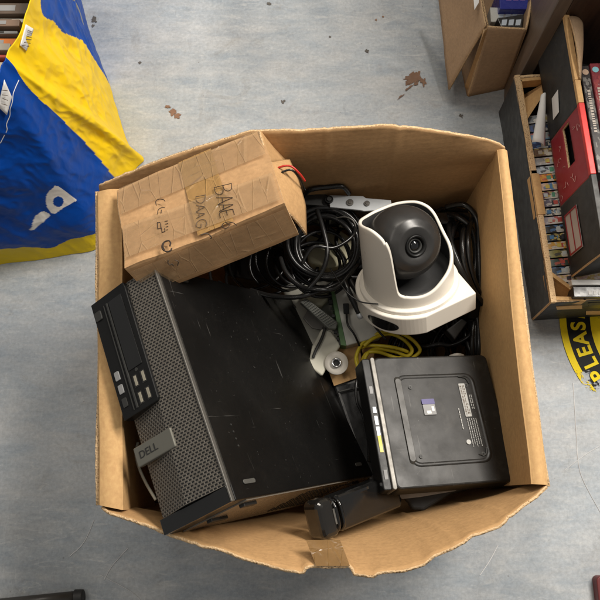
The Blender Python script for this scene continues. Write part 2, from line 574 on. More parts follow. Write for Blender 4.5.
# far and near walls rise into half-raised torn flaps
def flap_wall(name, a, b, edge_pts, out, zh=.365, jag=.0009, mat=None, hf=.32, creases=()):
    rs_ = [poly_at(edge_pts, i / 200) for i in range(201)]
    soft_pts = []
    for i in range(201):
        h_ = min(18, i, 200 - i); seg = rs_[i - h_:i + h_ + 1]; soft_pts.append(sum(seg, V()) / len(seg))
    def fn(s, t):
        base = a.lerp(b, s)
        top = poly_at(edge_pts, s)
        if t > .985:
            j = V((noise.noise(top * 90), noise.noise(top * 90 + V((3, 3, 3))), noise.noise(top * 160 + V((9, 0, 0))) * 1.3)) * jag * 1.4
            top = top + j
        tops = poly_at(soft_pts, s)
        top_lip = top; top = tops
        hinge = V((base.x, base.y, zh)) + out * (hf * abs((top - base).dot(out)))
        if t < .55:
            q = base.lerp(hinge, t / .55)
        else:
            k = (t - .55) / .45
            q = hinge.lerp(tops.lerp(top_lip, max(0, (k - .55) / .45) ** 1.5), k) - out * .006 * sin(pi * k)
        for c0, c1, dep in creases:
            q = q - out * dep * math.exp(-((s - lerp(c0, c1, t)) / .005) ** 2)
        return q + out * wob(q, 7, .0015) * (1 if s not in (0, 1) else .3)
    bm = BM(); grid(bm, fn, 110, 40)
    return obj(name, bm, mat or M['card_flap'], big, solid=.0036, edge=M['card_edge'], smooth=True, origin=V((a + b) / 2))
far = [P(u, v, z) for u, v, z in ((99, 184, .405), (118, 176, .415), (150, 163, .43), (200, 146, .445), (250, 130.5, .455), (262, 130, .457), (300, 130, .46), (345, 127, .46), (385, 124.5, .46), (420, 128, .45), (460, 135, .435), (490, 140, .415), (505, 147, .402))]
flap_wall('far_wall_panel', LF, RF, far, V((0, 1, 0)), creases=((.72, .715, .002), (.55, .555, .0012)))
near = [P(u, v, z) for u, v, z in ((101, 507, .402), (108, 512, .405), (135, 521, .412), (160, 531, .42), (200, 546, .432), (222, 551, .436), (250, 562, .44), (290, 572, .446), (303, 575, .446), (307, 567, .446), (350, 567, .448), (355, 575, .448), (374, 577, .447), (378, 574, .447), (408, 571, .446), (425, 565, .442), (433, 557, .44), (460, 546, .436), (470, 538, .434), (500, 527, .425), (520, 509, .415), (538, 496, .406), (547, 486, .401))]
flap_wall('near_wall_panel', LN, RN, near, V((0, -1, 0)), mat=M['card'], jag=.0010, zh=.31, hf=.50, creases=((.66, .76, .0022), (.80, .88, .002), (.30, .22, .0016), (.52, .53, .0012)))

def side_flap(name, of, on, inf, inn, depth, mat, sgn):
    """roll-over strip: outer edge up, over the top and down inside"""
    def fn(s, t):
        o = of.lerp(on, s); i = inf.lerp(inn, s)
        w = (i - o)
        if t < .1:
            q = o + V((0, 0, -.012 + .010 * t / .1))
        elif t < .45:
            k = (t - .1) / .35
            q = o + w * k + V((0, 0, -.002 + .0035 * sin(pi * k)))
        else:
            k = (t - .45) / .55
            q = i + V((sgn * .004 * k, 0, -depth * k))
        return q + V((wob(q, 12, .0016), 0, wob(q + V((1, 1, 1)), 9, .0014)))
    bm = BM(); grid(bm, fn, 50, 44)
    return obj(name, bm, mat, big, solid=.0035, edge=M['card_edge'], smooth=False, origin=(of + on) / 2)
z4 = RIM + .003
side_flap('side_flap', P(98, 192, z4), P(100, 505, z4), P(120, 189, z4), P(122, 510, z4), .165, M['card_strip'], 1)
side_flap('side_flap', P(507, 151, z4), P(546, 485, z4), P(499, 150, z4), P(531, 484, z4), .20, M['card_strip'], -1)
# brown tape piece on the near flap
def near_pt(u, v, dz=0):
    # point on the near flap under pixel (u, v): interpolate height between hinge and edge
    k = (v - 500) / 75.0
    return P(u, v, .398 + .052 * k + dz)
bm = BM()
grid(bm, lambda s, t: near_pt(lerp(306, 340, s) + 14 * t * (1 - s) * 0 + 10 * t * 1, lerp(540, 566, t) , .0065), 6, 6)
obj('tape_patch', bm, tape('aged_tape', (.27, .155, .06), .25, .7), big, solid=.0004)

# ------------------------------------------------------------------ desktop computer (tower) leaning out of the box
Rpc = Matrix(((0.7703, -0.3573, -0.5282), (0.3558, 0.9282, -0.1091), (0.5293, -0.1039, 0.8421)))
Mpc = Rpc.to_4x4(); Mpc.translation = V((-.1741, .2688, H - .7898))
PH, PD, PT = .290, .340, .103
pc = thing('desktop_computer', 'black slim desktop computer with grey perforated front leaning out of the box', 'computer', mat=Mpc)
bm = BM(); box(bm, -PT, 0, -PH, 0, -PD, -.0065)
obj('case', bm, M['pc_black'], pc, m=Mpc, bevel=.0015)
# bottom cover with vent; the flap's tan reflection is put into its colour
bm = BM(); box(bm, -PT + .003, -.003, -PH - .0015, -PH + .001, -PD + .004, -.028)
obj('underside_panel', bm, plastic('underside_reflection', (.30, .26, .21), .28, metal=.5, var=.1, dust=.1), pc, m=Mpc)
bm = BM()
for i in range(9):
    for j in range(12):
        box(bm, -PT + .016 + i * .008, -PT + .022 + i * .008, -PH - .0022, -PH - .0008, -.28 + j * .009 + (i % 2) * .004, -.2775 + j * .009 + (i % 2) * .004)
obj('vent', bm, M['black_matte'], pc, m=Mpc)
# bezel: faceted perforated front
def bezel_shape(bm):
    yb, yt = -PH + .018, 0
    # ridge runs down the face; facets fall away to both sides
    ridge = lambda y: lerp(-.040, -.056, (y - yt) / (yb - yt))
    n = 20
    def fn(s, t):
        y = lerp(yt, yb, t); xr = ridge(y)
        if s <= .5: x = lerp(0, xr, s * 2)
        else: x = lerp(xr, -PT, (s - .5) * 2)
        z = -.001 + (.007 * (x / xr) if s <= .5 else .007 - .012 * (x - xr) / (-PT - xr))
        return V((x, y, z))
    g = grid(bm, fn, 2, n)
    # skirt back to the case
    border = [g[0][j] for j in range(n + 1)] + [g[i][n] for i in (1, 2)] + [g[2][j] for j in range(n - 1, -1, -1)] + [g[1][0]]
    back = [bm.verts.new((v.co.x * .985, v.co.y, -.007)) for v in border]
    for i in range(len(border)):
        j = (i + 1) % len(border)
        bm.faces.new((border[i], border[j], back[j], back[i])).material_index = 1
bm = BM(); bezel_shape(bm)
obj('front_bezel', bm, [M['bezel'], M['bezel_plain']], pc, m=Mpc)
bm = BM(); box(bm, -.0020, .0006, -PH, .0006, -.0045, .0010)
obj('bezel_edge', bm, M['silver'], pc, m=Mpc, bevel=.0008)
bm = BM(); prism(bm, [(-.0024, -PH + .0175), (-.050, -PH + .0175), (-PT, -PH + .0175), (-PT, -PH), (-.050, -PH - .0005), (-.0024, -PH)], -.0067, .0005)
obj('bezel_foot', bm, M['black_gloss'], pc, m=Mpc, bevel=.001)
# drive and port panel
bm = BM(); prism(bm, [(-PT - .001, .002), (-.045, .002), (-.0435, -.004), (-.0455, -.150), (-.048, -.153), (-PT - .001, -.153)], -.02, .0095)
panel = obj('drive_panel', bm, M['black'], pc, m=Mpc, bevel=.0012)
bm = BM(); box(bm, -.0745, -.052, -.103, -.010, .0094, .0108)
obj('drive_door', bm, M['black_gloss'], panel, m=Mpc, bevel=.0006)
bm = BM(); box(bm, -.0785, -.0765, -.148, -.010, .0094, .0112); box(bm, -.084, -.083, -.148, -.010, .0094, .0105)
obj('groove', bm, M['dark_grey'], panel, m=Mpc)
bm = BM(); prism(bm, rrect(-.101, -.090, -.024, -.012, .002), .0094, .0115)
obj('power_button', bm, M['dark_grey'], panel, m=Mpc, bevel=.0005)
for y in (-.100, -.117, -.134):
    bm = BM(); prism(bm, rrect(-.0975, -.0905, y - .0055, y + .0055, .0012), .0094, .0108)
    obj('port_icon', bm, M['label_dim'] if y > -.13 else M['dark_grey'], panel, m=Mpc)
for x in (-.0695, -.0565):
    for y in (-.118, -.139):
        bm = BM()
        box(bm, x - .0035, x + .0035, y - .0075, y + .0075, .0094, .0100, mi=0)
        box(bm, x - .001, x + .0025, y - .006, y + .006, .0099, .0106, mi=1)
        obj('usb_port', bm, [M['black_matte'], plastic('port_tongue', (.50, .46, .36), .4, metal=.5)], panel, m=Mpc)
for x, y in ((-.070, -.100), (-.058, -.098), (-.0635, -.106)):
    bm = BM(); prism(bm, circ(.0022, 16, x, y), .0094, .0101); obj('audio_jack', bm, M['silver'] if x < -.069 else M['dark_grey'], panel, m=Mpc)
# maker's badge
bm = BM()
prism(bm, [(-PT - .002, -.187), (-.044, -.187), (-.044, -.210), (-PT - .002, -.210)], 0, .0075)
bad = obj('badge', bm, M['badge'], pc, m=Mpc, bevel=.0015)
mt = Mpc @ Matrix.Translation(V((-.083, -.1985, .0078)))
text_obj('badge_text', 'DELL', plastic('badge_ink', (.03, .03, .03), .3, metal=.2), bad, mt, .0135, .0002, font_scale=(1.0, .9))
M['slot_grey'] = plastic('slot_grey', (.09, .088, .08), .5)
# side panel marks: pressed slots and dots
for (y0, z0, L) in ((-.012, -.030, .026), (-.014, -.300, .018), (-.272, -.028, .022), (-.272, -.292, .018)):
    bm = BM(); prism(bm, rrect(0, L, -.0026, .0026, .0024), 0, .0012, m=Matrix.Translation(V((0.0002, y0, z0))) @ Matrix(((0, 0, 1, 0), (0, 1, 0, 0), (-1, 0, 0, 0), (0, 0, 0, 1))))
    obj('slot_foot', bm, M['slot_grey'], pc, m=Mpc, bevel=.0005)
for k in range(4):
    bm = BM(); prism(bm, circ(.0013, 12), 0, .0006, m=Matrix.Translation(V((.0001, -.205 - k * .0085, -.042))) @ Matrix(((0, 0, 1, 0), (0, 1, 0, 0), (-1, 0, 0, 0), (0, 0, 0, 1))))
    obj('pressed_dot', bm, M['dark_grey'], pc, m=Mpc)
for (x0, z0, L) in ((-.062, -.030, .03), (-.016, -.034, .024), (-.016, -.285, .022)):
    bm = BM(); box(bm, x0 - .004, x0 + .004, -PH - .005, -PH - .001, z0 - L, z0)
    obj('rubber_foot', bm, M['black_matte'], pc, m=Mpc, bevel=.001)

# ------------------------------------------------------------------ mini computer
Rm = Matrix(((0.9664, -0.1206, 0.2269), (0.074, 0.9763, 0.2035), (-0.246, -0.1799, 0.9524)))
Mm = Rm.to_4x4(); Mm.translation = V((.0874, .1825, H - .9123))
A = .177; B_ = .175; TH = .034
mini = thing('mini_computer', 'small square black computer lying upside down, silver edge and printed label showing', 'computer', mat=Mm)
bm = BM(); prism(bm, rrect(.0095, A, -B_, 0, .008), -TH, 0)
obj('case', bm, M['mini_black'], mini, m=Mm, bevel=.003)
bm = BM(); prism(bm, rrect(.0048, .0110, -B_ + .0005, -.0005, .003), -TH + .004, .0012)
obj('silver_trim', bm, M['silver'], mini, m=Mm, bevel=.001)
bm = BM(); prism(bm, rrect(-.006, .006, -B_ + .001, -.001, .003), -TH + .001, -.0025)
obj('front_bezel', bm, M['black'], mini, m=Mm, bevel=.0015)
for y, h, mt in ((-.045, .005, 'label_dim'), (-.072, .004, 'steel'), (-.086, .006, 'steel'), (-.100, .006, 'steel'), (-.116, .011, 'yellow_cable'), (-.155, .006, 'label_dim')):
    bm = BM(); box(bm, -.0022, .0022, y - h, y + h, -.0030, -.0017)
    obj('port', bm, M[mt], mini, m=Mm)
# raised panel with rounded frame
def ring(bm, o, i, z0, z1):
    n = len(o)
    vo0 = [bm.verts.new((*p, z0)) for p in o]; vo1 = [bm.verts.new((*p, z0 + (z1 - z0))) for p in [(lerp(a[0], b[0], .3), lerp(a[1], b[1], .3)) for a, b in zip(o, i)]]
    vi1 = [bm.verts.new((*p, z1)) for p in [(lerp(a[0], b[0], .7), lerp(a[1], b[1], .7)) for a, b in zip(o, i)]]; vi0 = [bm.verts.new((*p, z0)) for p in i]
    for a, b in ((vo0, vo1), (vo1, vi1), (vi1, vi0)):
        for k in range(n):
            bm.faces.new((a[k], a[(k + 1) % n], b[(k + 1) % n], b[k]))
bm = BM(); ring(bm, rrect(.034, .150, -.150, -.026, .014), rrect(.041, .143, -.143, -.033, .009), -.0005, .0009)
obj('raised_frame', bm, M['mini_black'], mini, m=Mm, smooth=True)
bm = BM(); prism(bm, rrect(.0335, .0425, -.146, -.028, .0044), -.0005, .0022, taper=.93)
obj('raised_rib', bm, plastic('rib_grey', (.035, .033, .029), .4), mini, m=Mm, bevel=.0012)
for x, y in ((.054, -.044), (.135, -.044), (.050, -.136), (.136, -.138)):
    bm = BM(); prism(bm, circ(.0028, 16, x, y), -.001, .0014); prism(bm, circ(.0012, 8, x, y), .0013, .0018, mi=1)
    obj('screw', bm, [M['dark_grey'], M['black']], mini, m=Mm)
for x, y, a in ((.134, -.034, 0), (.140, -.132, 1)):
    bm = BM(); tube(bm, smoothpts([V((x - .008, y + .002, .001)), V((x + .002, y, .001)), V((x + .006, y - .008, .001))] if a == 0 else [V((x - .010, y - .006, .001)), V((x - .001, y - .007, .001)), V((x + .002, y + .002, .001))], 6), .0009, 6)
    obj('foot_mark', bm, M['dark_grey'], mini, m=Mm)
# stickers and printed label
bm = BM(); prism(bm, rrect(.066, .083, -.083, -.069, .001), 0, .0018)
stk = obj('sticker', bm, M['label_dim'], mini, m=Mm)
bm = BM(); prism(bm, rrect(.0655, .0835, -.0685, -.0615, .001), 0, .0018)
obj('sticker', bm, plastic('sticker_purple', (.05, .04, .16), .4), mini, m=Mm)
bm = BM(); box(bm, .070, .076, -.0815, -.0775, .0018, .0021); box(bm, .0775, .081, -.078, -.072, .0018, .0021)
obj('sticker_print', bm, M['paper'], stk, m=Mm)
bm = BM(); prism(bm, rrect(.1235, .1325, -.088, -.042, .0008), 0, .0018)
lab = obj('label', bm, M['label_print'], mini, m=Mm)
bm = BM()
random.seed(3)
y = -.0440
while y > -.086:
    w_ = random.choice((.0004, .0006, .0009)); box(bm, .1243, .1268, y - w_, y, .0018, .0020); y -= w_ + random.choice((.0005, .0008, .0012))
y = -.0445
while y > -.085:
    w_ = random.uniform(.0012, .0035)
    box(bm, .1280, .1290, y - w_, y, .0018, .0020)
    if random.random() < .7: box(bm, .1300, .1309, y - w_ * .9, y, .0018, .0020)
    y -= w_ + .0009
obj('label_print', bm, M['ink_soft'], lab, m=Mm)
bm = BM()
for j in range(5):
    x = .1245 + j * .0031
    y = -.0905
    ye = -.128 + (j % 2) * .003
    while y > ye:
        w = random.uniform(.0008, .0024); box(bm, x, x + .0009, max(ye, y - w), y, .0005, .0013); y -= w + .0007
for j in range(2):
    x = .1355 + j * .0026; y = -.058
    while y > -.078: 
        w = random.uniform(.002, .005); box(bm, x, x + .0009, y - w, y, .0005, .0013); y -= w + .001
y = -.076
while y > -.104:
    box(bm, .1155, .1166, y - .003, y, .0005, .0013); y -= .0036
prism(bm, circ(.0032, 20, .1195, -.1215), .0005, .0014)
obj('printed_text', bm, M['label_print'], mini, m=Mm)

# ------------------------------------------------------------------ white PTZ camera
e1, e2, ax = V((.9851, .0227, .1706)), V((.0708, .8499, -.5221)), V((-.1569, .5264, .8356))
Mc = frame(V((.1554, .2753, .30)), e1, e2, ax)
ptz = thing('conference_camera', 'white dome conference camera with a black ball lens head, tilted among the cables', 'camera', mat=Mc)
rd = V((cos(radians(23)), sin(radians(23)))); sd = V((sin(radians(23)), -cos(radians(23))))
def D_shape(r, flat, half):
    pts = []
    a_s = math.degrees(math.atan2(sd.y, sd.x))      # angle of the side direction
    q = rd * flat + sd * half; pts.append((q.x, q.y))
    for i in range(41):
        a = radians(a_s - 8 - (164) * i / 40); pts.append((r * cos(a), r * sin(a)))
    q = rd * flat - sd * half; pts.append((q.x, q.y))
    return pts
bm = BM(); prism(bm, D_shape(.0745, .068, .064), 0, .031)
obj('base', bm, M['white'], ptz, m=Mc, bevel=.0022)
bm = BM(); revolve(bm, [(.0, .030), (.067, .030), (.0685, .0315), (.068, .036), (.0645, .0375), (.0, .0375)], 64)
obj('turntable', bm, M['white'], ptz, m=Mc, smooth=False, bevel=.001)
bm = BM(); 
a0 = radians(238)
mm = frame(V((.0742 * cos(a0), .0742 * sin(a0), .0145)), V((-sin(a0), cos(a0), 0)), V((0, 0, 1)), V((cos(a0), sin(a0), 0)))
def oval(s, t):
    th = 2 * pi * s; rr = t
    x = .0245 * rr * cos(th); y = .0095 * rr * sin(th)
    # wrap on the cylinder of the base
    ang = a0 + x / .0745
    return V(((.0752) * cos(ang), .0752 * sin(ang), .0145 + y))
grid(bm, oval, 40, 5)
obj('sensor_window', bm, M['black_gloss'], ptz, m=Mc, smooth=True)
tab = [(0, .076), (31, .088), (38, .102), (49, .118), (69, .125), (95, .124), (121, .122), (145, .125), (185, .140), (205, .148), (222, .1535), (235, .150), (244, .1425), (249, .133), (251, .120), (252.2, .104), (253, .086), (253.8, .068), (257, .0585), (265, .055), (287, .0525), (303, .056), (317, .0635), (335, .068)]
def hrim(phi):
    phi %= 360
    t = tab + [(360 + tab[0][0], tab[0][1])]
    for (p0, h0), (p1, h1) in zip(t, t[1:]):
        if p0 <= phi <= p1:
            k = (phi - p0) / (p1 - p0); k = k * k * (3 - 2 * k) * .35 + k * .65
            return lerp(h0, h1, k)
    return t[-1][1]
def hsm(phi):
    if 244 < phi < 266: return sum(hrim(phi + d * .4) for d in range(-5, 6)) / 11
    return sum(hrim(phi + d) for d in (-8, -5, -2, 0, 2, 5, 8)) / 7
NS = 360
def shell(bm, r_at, r2, up=True):
    pass
bm = BM()
phis = [360 * i / NS for i in range(NS)]
hs = [hsm(p) for p in phis]
rows = []
def rad(h): return .0625 - .0035 * (h / .15)
lev = 22
for j in range(lev + 1):
    row = []
    for p, h in zip(phis, hs):
        z = lerp(.036, h - .001, j / lev); r = rad(z) ; row.append(bm.verts.new((r * cos(radians(p)), r * sin(radians(p)), z)))
    rows.append(row)
# rounded white lip then black inner wall
for dr, dz in ((-.0008, .0008), (-.0026, .0012), (-.0042, .0006), (-.0048, -.0008)):
    rows.append([bm.verts.new(((rad(h) + dr) * cos(radians(p)), (rad(h) + dr) * sin(radians(p)), h + dz)) for p, h in zip(phis, hs)])
nw = len(rows)
for j in range(1, lev + 1):
    row = []
    for p, h in zip(phis, hs):
        z = lerp(h - .0008, .036, j / lev); r = rad(z) - .0048; row.append(bm.verts.new((r * cos(radians(p)), r * sin(radians(p)), z)))
    rows.append(row)
for a in range(len(rows) - 1):
    for i in range(NS):
        j = (i + 1) % NS
        f = bm.faces.new((rows[a][i], rows[a][j], rows[a + 1][j], rows[a + 1][i])); f.material_index = 0 if a < nw - 1 else 1
M['liner'] = plastic('liner_black', (.045, .045, .045), .5, var=.1)
obj('yoke_shell', bm, [M['white'], M['liner']], ptz, m=Mc, smooth=True)
# inner cradle (dark grey slope below the ball)
bm = BM(); revolve(bm, [(0, .042), (.030, .044), (.048, .050), (.0572, .0525), (.0574, .045), (.0574, .0365), (0, .0365)], 64)
obj('cradle', bm, M['liner'], ptz, m=Mc, smooth=True)
# ball head, turned towards the lens direction
bc_ = Mc @ V((-.004, -.001, .1005))
tocam = (V((0, 0, H)) - bc_).normalized()
right = RW @ V((1, 0, 0)); upv = RW @ V((0, 1, 0))
ldir = (tocam + right * .44 - upv * .12).normalized()
Mb = frame_xy(bc_, ldir.cross(V((0, 1, 0))).normalized(), V((0, 1, 0)))
zc = ldir; xc = V((0, 1, 0)).cross(zc).normalized(); yc = zc.cross(xc)
Mb = frame(bc_, xc, yc, zc)
R0 = .0490
bm = BM()
prof = [(0, -R0)]
for k in range(1, 30):
    a = radians(-90 + 6 * k * .85); prof.append((R0 * cos(a), R0 * sin(a)))
prof = [p for p in prof if p[1] < .037]
prof += [(.0270, .0385), (.0250, .0400), (.0225, .0402), (.0140, .0385), (.0138, .034), (0, .034)]
revolve(bm, prof, 72)
head = obj('ball_head', bm, M['ball'], ptz, m=Mb, smooth=True, bevel=.0006)
bm = BM(); revolve(bm, [(.0140, .0370), (.0140, .0408), (.0128, .0415), (.0105, .0400), (.0100, .0360)], 48)
obj('lens_ring', bm, M['black'], head, m=Mb, smooth=True)
bm = BM(); revolve(bm, [(.0099, .0355), (.0096, .0375), (.0080, .0380), (.0070, .0362), (.0068, .0358)], 48)
obj('lens_ring', bm, M['dark_grey'], head, m=Mb, smooth=True)
bm = BM(); revolve(bm, [(0, .0388), (.003, .0384), (.0055, .0373), (.0068, .0360), (.0068, .034)], 40)
obj('lens', bm, M['lens'], head, m=Mb, smooth=True)

# ------------------------------------------------------------------ taped parcel
Rp = Matrix(((.926, -.229, -.299), (.322, .894, .312), (.195, -.385, .902)))
Rp = Rp.to_quaternion().normalized().to_matrix()
Mp = Rp.to_4x4(); Mp.translation = V((-.235, .385, H - .830))
pa, pb, pcx = .200, .138, .055
par = thing('taped_parcel', 'small brown taped parcel with marker writing in the far left corner of the box', 'parcel', mat=Mp)
def soft_box(bm, x0, x1, y0, y1, z0, z1, amp=.0016, n=(26, 20, 10), skip=()):
    import itertools
    def pt(x, y, z):
        q = V((x, y, z)); s = Mp @ q
        d = V((noise.noise(s * 30), noise.noise(s * 30 + V((4, 4, 4))), noise.noise(s * 30 + V((8, 1, 2)))))
        big_ = V((noise.noise(s * 9), noise.noise(s * 9 + V((4, 4, 4))), noise.noise(s * 9 + V((8, 1, 2)))))
        return q + d * amp + big_ * amp * 1.6
    faces = {'z1': lambda s, t: pt(lerp(x0, x1, s), lerp(y0, y1, t), z1), 'z0': lambda s, t: pt(lerp(x0, x1, s), lerp(y1, y0, t), z0),
             'y0': lambda s, t: pt(lerp(x0, x1, s), y0, lerp(z0, z1, t)), 'y1': lambda s, t: pt(lerp(x1, x0, s), y1, lerp(z0, z1, t)),
             'x0': lambda s, t: pt(x0, lerp(y1, y0, s), lerp(z0, z1, t)), 'x1': lambda s, t: pt(x1, lerp(y0, y1, s), lerp(z0, z1, t))}
    for k, f in faces.items():
        if k in skip: continue
        grid(bm, f, 26, 20)
    bmesh.ops.remove_doubles(bm, verts=bm.verts, dist=.0002)
bm = BM(); soft_box(bm, 0, pa, -pb, 0, -pcx, 0, skip=('x1',))
obj('carton', bm, cardboard('parcel_kraft', (.46, .275, .135), stain=.2), par, m=Mp, solid=.003, edge=M['card_edge'], smooth=False)
# inside end, set back, and the open end flap
bm = BM(); grid(bm, lambda s, t: V((pa - .012, lerp(-pb + .004, -.004, s), lerp(-pcx + .003, -.003, t))), 6, 4)
obj('inner_panel', bm, M['card'], par, m=Mp, solid=.003)
Mpi = Mp.inverted()
fl = [Mpi @ P(u, v, z) for u, v, z in ((268, 164, .475), (280, 207, .505), (306, 235, .452), (305, 205, .445), (297, 178, .440), (289, 160, .442))]
bm = BM()
def flp(s, t):
    a = fl[0].lerp(fl[1], s); b = poly_at([fl[0], fl[5], fl[4], fl[3], fl[2]], s)
    q = a.lerp(b, t); return q + V((.003 * sin(pi * t), 0, .0))
grid(bm, flp, 20, 10)
obj('end_flap', bm, M['card'], par, m=Mp, solid=.003, edge=M['card_edge'], smooth=True)
bm = BM(); fu = [Mpi @ P(u, v, z) for u, v, z in ((259, 131, .462), (268, 164, .480), (288, 161, .40), (270, 136, .42))]
grid(bm, lambda s, t: fu[0].lerp(fu[1], s).lerp(fu[3].lerp(fu[2], s), t), 8, 8)
obj('end_flap', bm, M['card'], par, m=Mp, solid=.003, edge=M['card_edge'], smooth=True)
# wires poking out
for col, pts in (('red_wire', ((270, 176, .455), (278, 168, .472), (290, 166, .476), (299, 173, .47), (305, 181, .455))), ('cable', ((270, 182, .455), (279, 174, .470), (291, 170, .474), (299, 178, .462), (305, 190, .44)))):
    bm = BM(); tube(bm, smoothpts([P(*p) for p in pts], 8), .0013, 8)
    obj('wire', bm, M[col], par, smooth=True, origin=P(*pts[0]))
# tapes
def strip(name, corners, mat, zoff, nx=16, ny=6, amp=.0005):
    a, b, c, d = [V(q) for q in corners]
    bm = BM(); grid(bm, lambda s, t: (a.lerp(b, s)).lerp(d.lerp(c, s), t) + V((0, 0, zoff + amp * noise.noise(V((s * 9, t * 5, zoff * 900))))), nx, ny)
    return obj(name, bm, mat, par, m=Mp, solid=.0002)
strip('tape_strip', ((.088, -.001, .0), (.133, .0, .0), (.139, -pb, .0), (.094, -pb, .0)), M['tape'], .0046)
strip('tape_strip', ((.004, -.004, .0), (.198, -.004, .0), (.198, -.052, .0), (.004, -.052, .0)), M['tape_clear'], .0056)
strip('tape_strip', ((.004, -.075, .0), (.198, -.088, .0), (.198, -.136, .0), (.004, -.128, .0)), M['tape_clear'], .0064)
bm = BM(); grid(bm, lambda s, t: V((lerp(.004, .197, s), -pb - .0048 - .0004 * noise.noise(V((s * 9, t * 5, 1))), lerp(-.004, -.046, t))), 16, 5)
obj('tape_strip', bm, M['tape_clear'], par, m=Mp, solid=.0002)
# marker writing: strokes in picture positions put on the parcel's top plane
top_o = Mp @ V((0, 0, .0074)); top_n = Mp.to_3x3() @ V((0, 0, 1))
fr_o = Mp @ V((0, -pb - .0064, 0)); fr_n = Mp.to_3x3() @ V((0, -1, 0))
def on_plane(u, v, o, n):
    d = RW @ V(((u - 300) / F, -(v - 300) / F, -1.0)); c = V((0, 0, H))
    return c + d * ((o - c).dot(n) / d.dot(n))
def strokes(name, lists, mat, r, o=top_o, n=top_n):
    bm = BM()
    for L in lists:
        pts = smoothpts([on_plane(150 + x * 110 / 600, 160 + y * 110 / 600, o, n) for x, y in L], 6)
        tube(bm, pts, r, 6)
    return obj(name, bm, mat, par, origin=o, smooth=True)
GL = {'B': [[(0, 0), (.02, 1)], [(0, 1), (.45, .95), (.6, .75), (.4, .55), (.05, .5)], [(.05, .5), (.55, .45), (.72, .25), (.5, .03), (0, 0)]],
      'D': [[(0, 0), (.02, 1)], [(-.05, 1), (.45, .95), (.72, .6), (.6, .2), (.3, .02), (-.04, 0)]],
      'A': [[(0, 0), (.2, .5), (.36, 1), (.5, .5), (.68, 0)], [(.12, .36), (.62, .34)]],
      'E': [[(.62, 1), (.2, .98), (.04, .95), (0, .5), (.05, .05), (.6, 0)], [(.02, .5), (.5, .52)]],
      'G': [[(.7, .85), (.45, 1), (.12, .85), (0, .45), (.2, .05), (.55, .02), (.72, .3), (.68, .45), (.4, .44)]],
      '6': [[(.62, 1), (.3, .8), (.05, .45), (.1, .1), (.38, 0), (.62, .15), (.6, .42), (.35, .5), (.1, .32)]]}
def word(txt, o, rdir, udir, adv, siz, seed):
    rn = random.Random(seed); out = []
    x = 0
    for ch, a_, sz in txt:
        for L in GL[ch]:
            out.append([(o[0] + rdir[0] * (x + p[0] * adv * 1.15 * sz) + udir[0] * p[1] * siz * sz + rn.uniform(-1, 1), o[1] + rdir[1] * (x + p[0] * adv * 1.15 * sz) + udir[1] * p[1] * siz * sz + rn.uniform(-1, 1)) for p in L])
        x += adv * a_
    return out
W1 = word([('B', 1.1, 1.05), ('A', .75, .95), ('A', .8, .9), ('E', 1.15, .85), ('6', 1, .85)], (350, 150), (.20, .98), (.97, -.24), 52, 92, 1)
strokes('marker_writing', W1, M['ink'], .00045)
W2 = word([('D', 1.0, 1), ('A', .8, .95), ('A', .95, .9), ('G', 1, 1.1)], (250, 200), (.02, 1.0), (.98, -.18), 47, 52, 2)
strokes('marker_writing', W2, M['ink_soft'], .00042)
W3 = [[(34, 248), (32, 225), (48, 214), (72, 216), (82, 225)], [(42, 295), (44, 275), (58, 262), (80, 260)], [(60, 290), (62, 272)],
      [(42, 375), (40, 340)], [(42, 375), (58, 372)], [(58, 345), (60, 372)], [(40, 342), (55, 340)], [(66, 395), (62, 370)], [(66, 395), (82, 390)], [(80, 372), (82, 390)],
      [(80, 335), (96, 332)], [(84, 350), (98, 346)], [(86, 366), (99, 362)], [(88, 382), (98, 380)]]
strokes('printed_mark', W3, M['ink'], .00050)
W4 = [[(104, 440), (82, 445), (66, 465), (70, 488), (92, 500), (112, 494), (118, 482)], [(104, 440), (112, 452), (108, 470)], [(76, 450), (70, 470), (78, 490)]]
strokes('printed_mark', W4, M['ink'], .0009)
strokes('marker_writing', [[(100, 545), (98, 560), (110, 572), (120, 566), (128, 578)], [(135, 545), (155, 555), (150, 575)], [(278, 408), (310, 400), (335, 420), (330, 430)]], M['ink_soft'], .0007, fr_o, fr_n)

# ------------------------------------------------------------------ cables
def loop_pts(c, nrm, r, turns, seed, jit=.12, ell=1.0, lift=.004, rot=0, tail=None, k=26):
    rnd = random.Random(seed)
    z = V(nrm).normalized(); x = z.orthogonal().normalized()
    x = (Matrix.Rotation(rot, 3, z) @ x); y = z.cross(x)
    pts = []
    n = int(turns * k)
    ph = [rnd.uniform(0, 6.28) for _ in range(6)]
    for i in range(n + 1):
        a = 2 * pi * i / k
        t = i / k
        rr = r * (1 + jit * (.6 * sin(.73 * t * 6.28 / 3 + ph[0]) + .5 * sin(a * 2.1 + ph[1] + t) * .5 + .3 * sin(a * .37 + ph[2])))
        off = x * (jit * r * .7 * sin(t * 1.7 + ph[3])) + y * (jit * r * .7 * sin(t * 1.3 + ph[4]))
        h = lift * (sin(t * 2.3 + ph[5]) * 1.5 + .7 * sin(a * 1.3 + ph[2]))
        pts.append(V(c) + x * rr * cos(a) + y * rr * sin(a) * ell + z * h + off)
    if tail: pts = pts + [V(q) for q in tail]
    return smoothpts(pts, 2)

def coil(name, label, cat, c, nrm, r, turns, seed, rad_, mat='cable', group=None, clamp=True, **kw):
    pts = loop_pts(c, nrm, r, turns, seed, **kw)
    for p in pts:
        p.z = max(p.z, .012)
        p.x = min(max(p.x, -.235), .272); 
        p.y = min(max(p.y, .005), .435)
    t = thing(name, label, cat, (c[0], c[1], .012), group=group)
    bm = BM(); tube(bm, pts, rad_, 9)
    obj('cord', bm, M[mat], t, smooth=True, origin=V(c))
    return t, pts

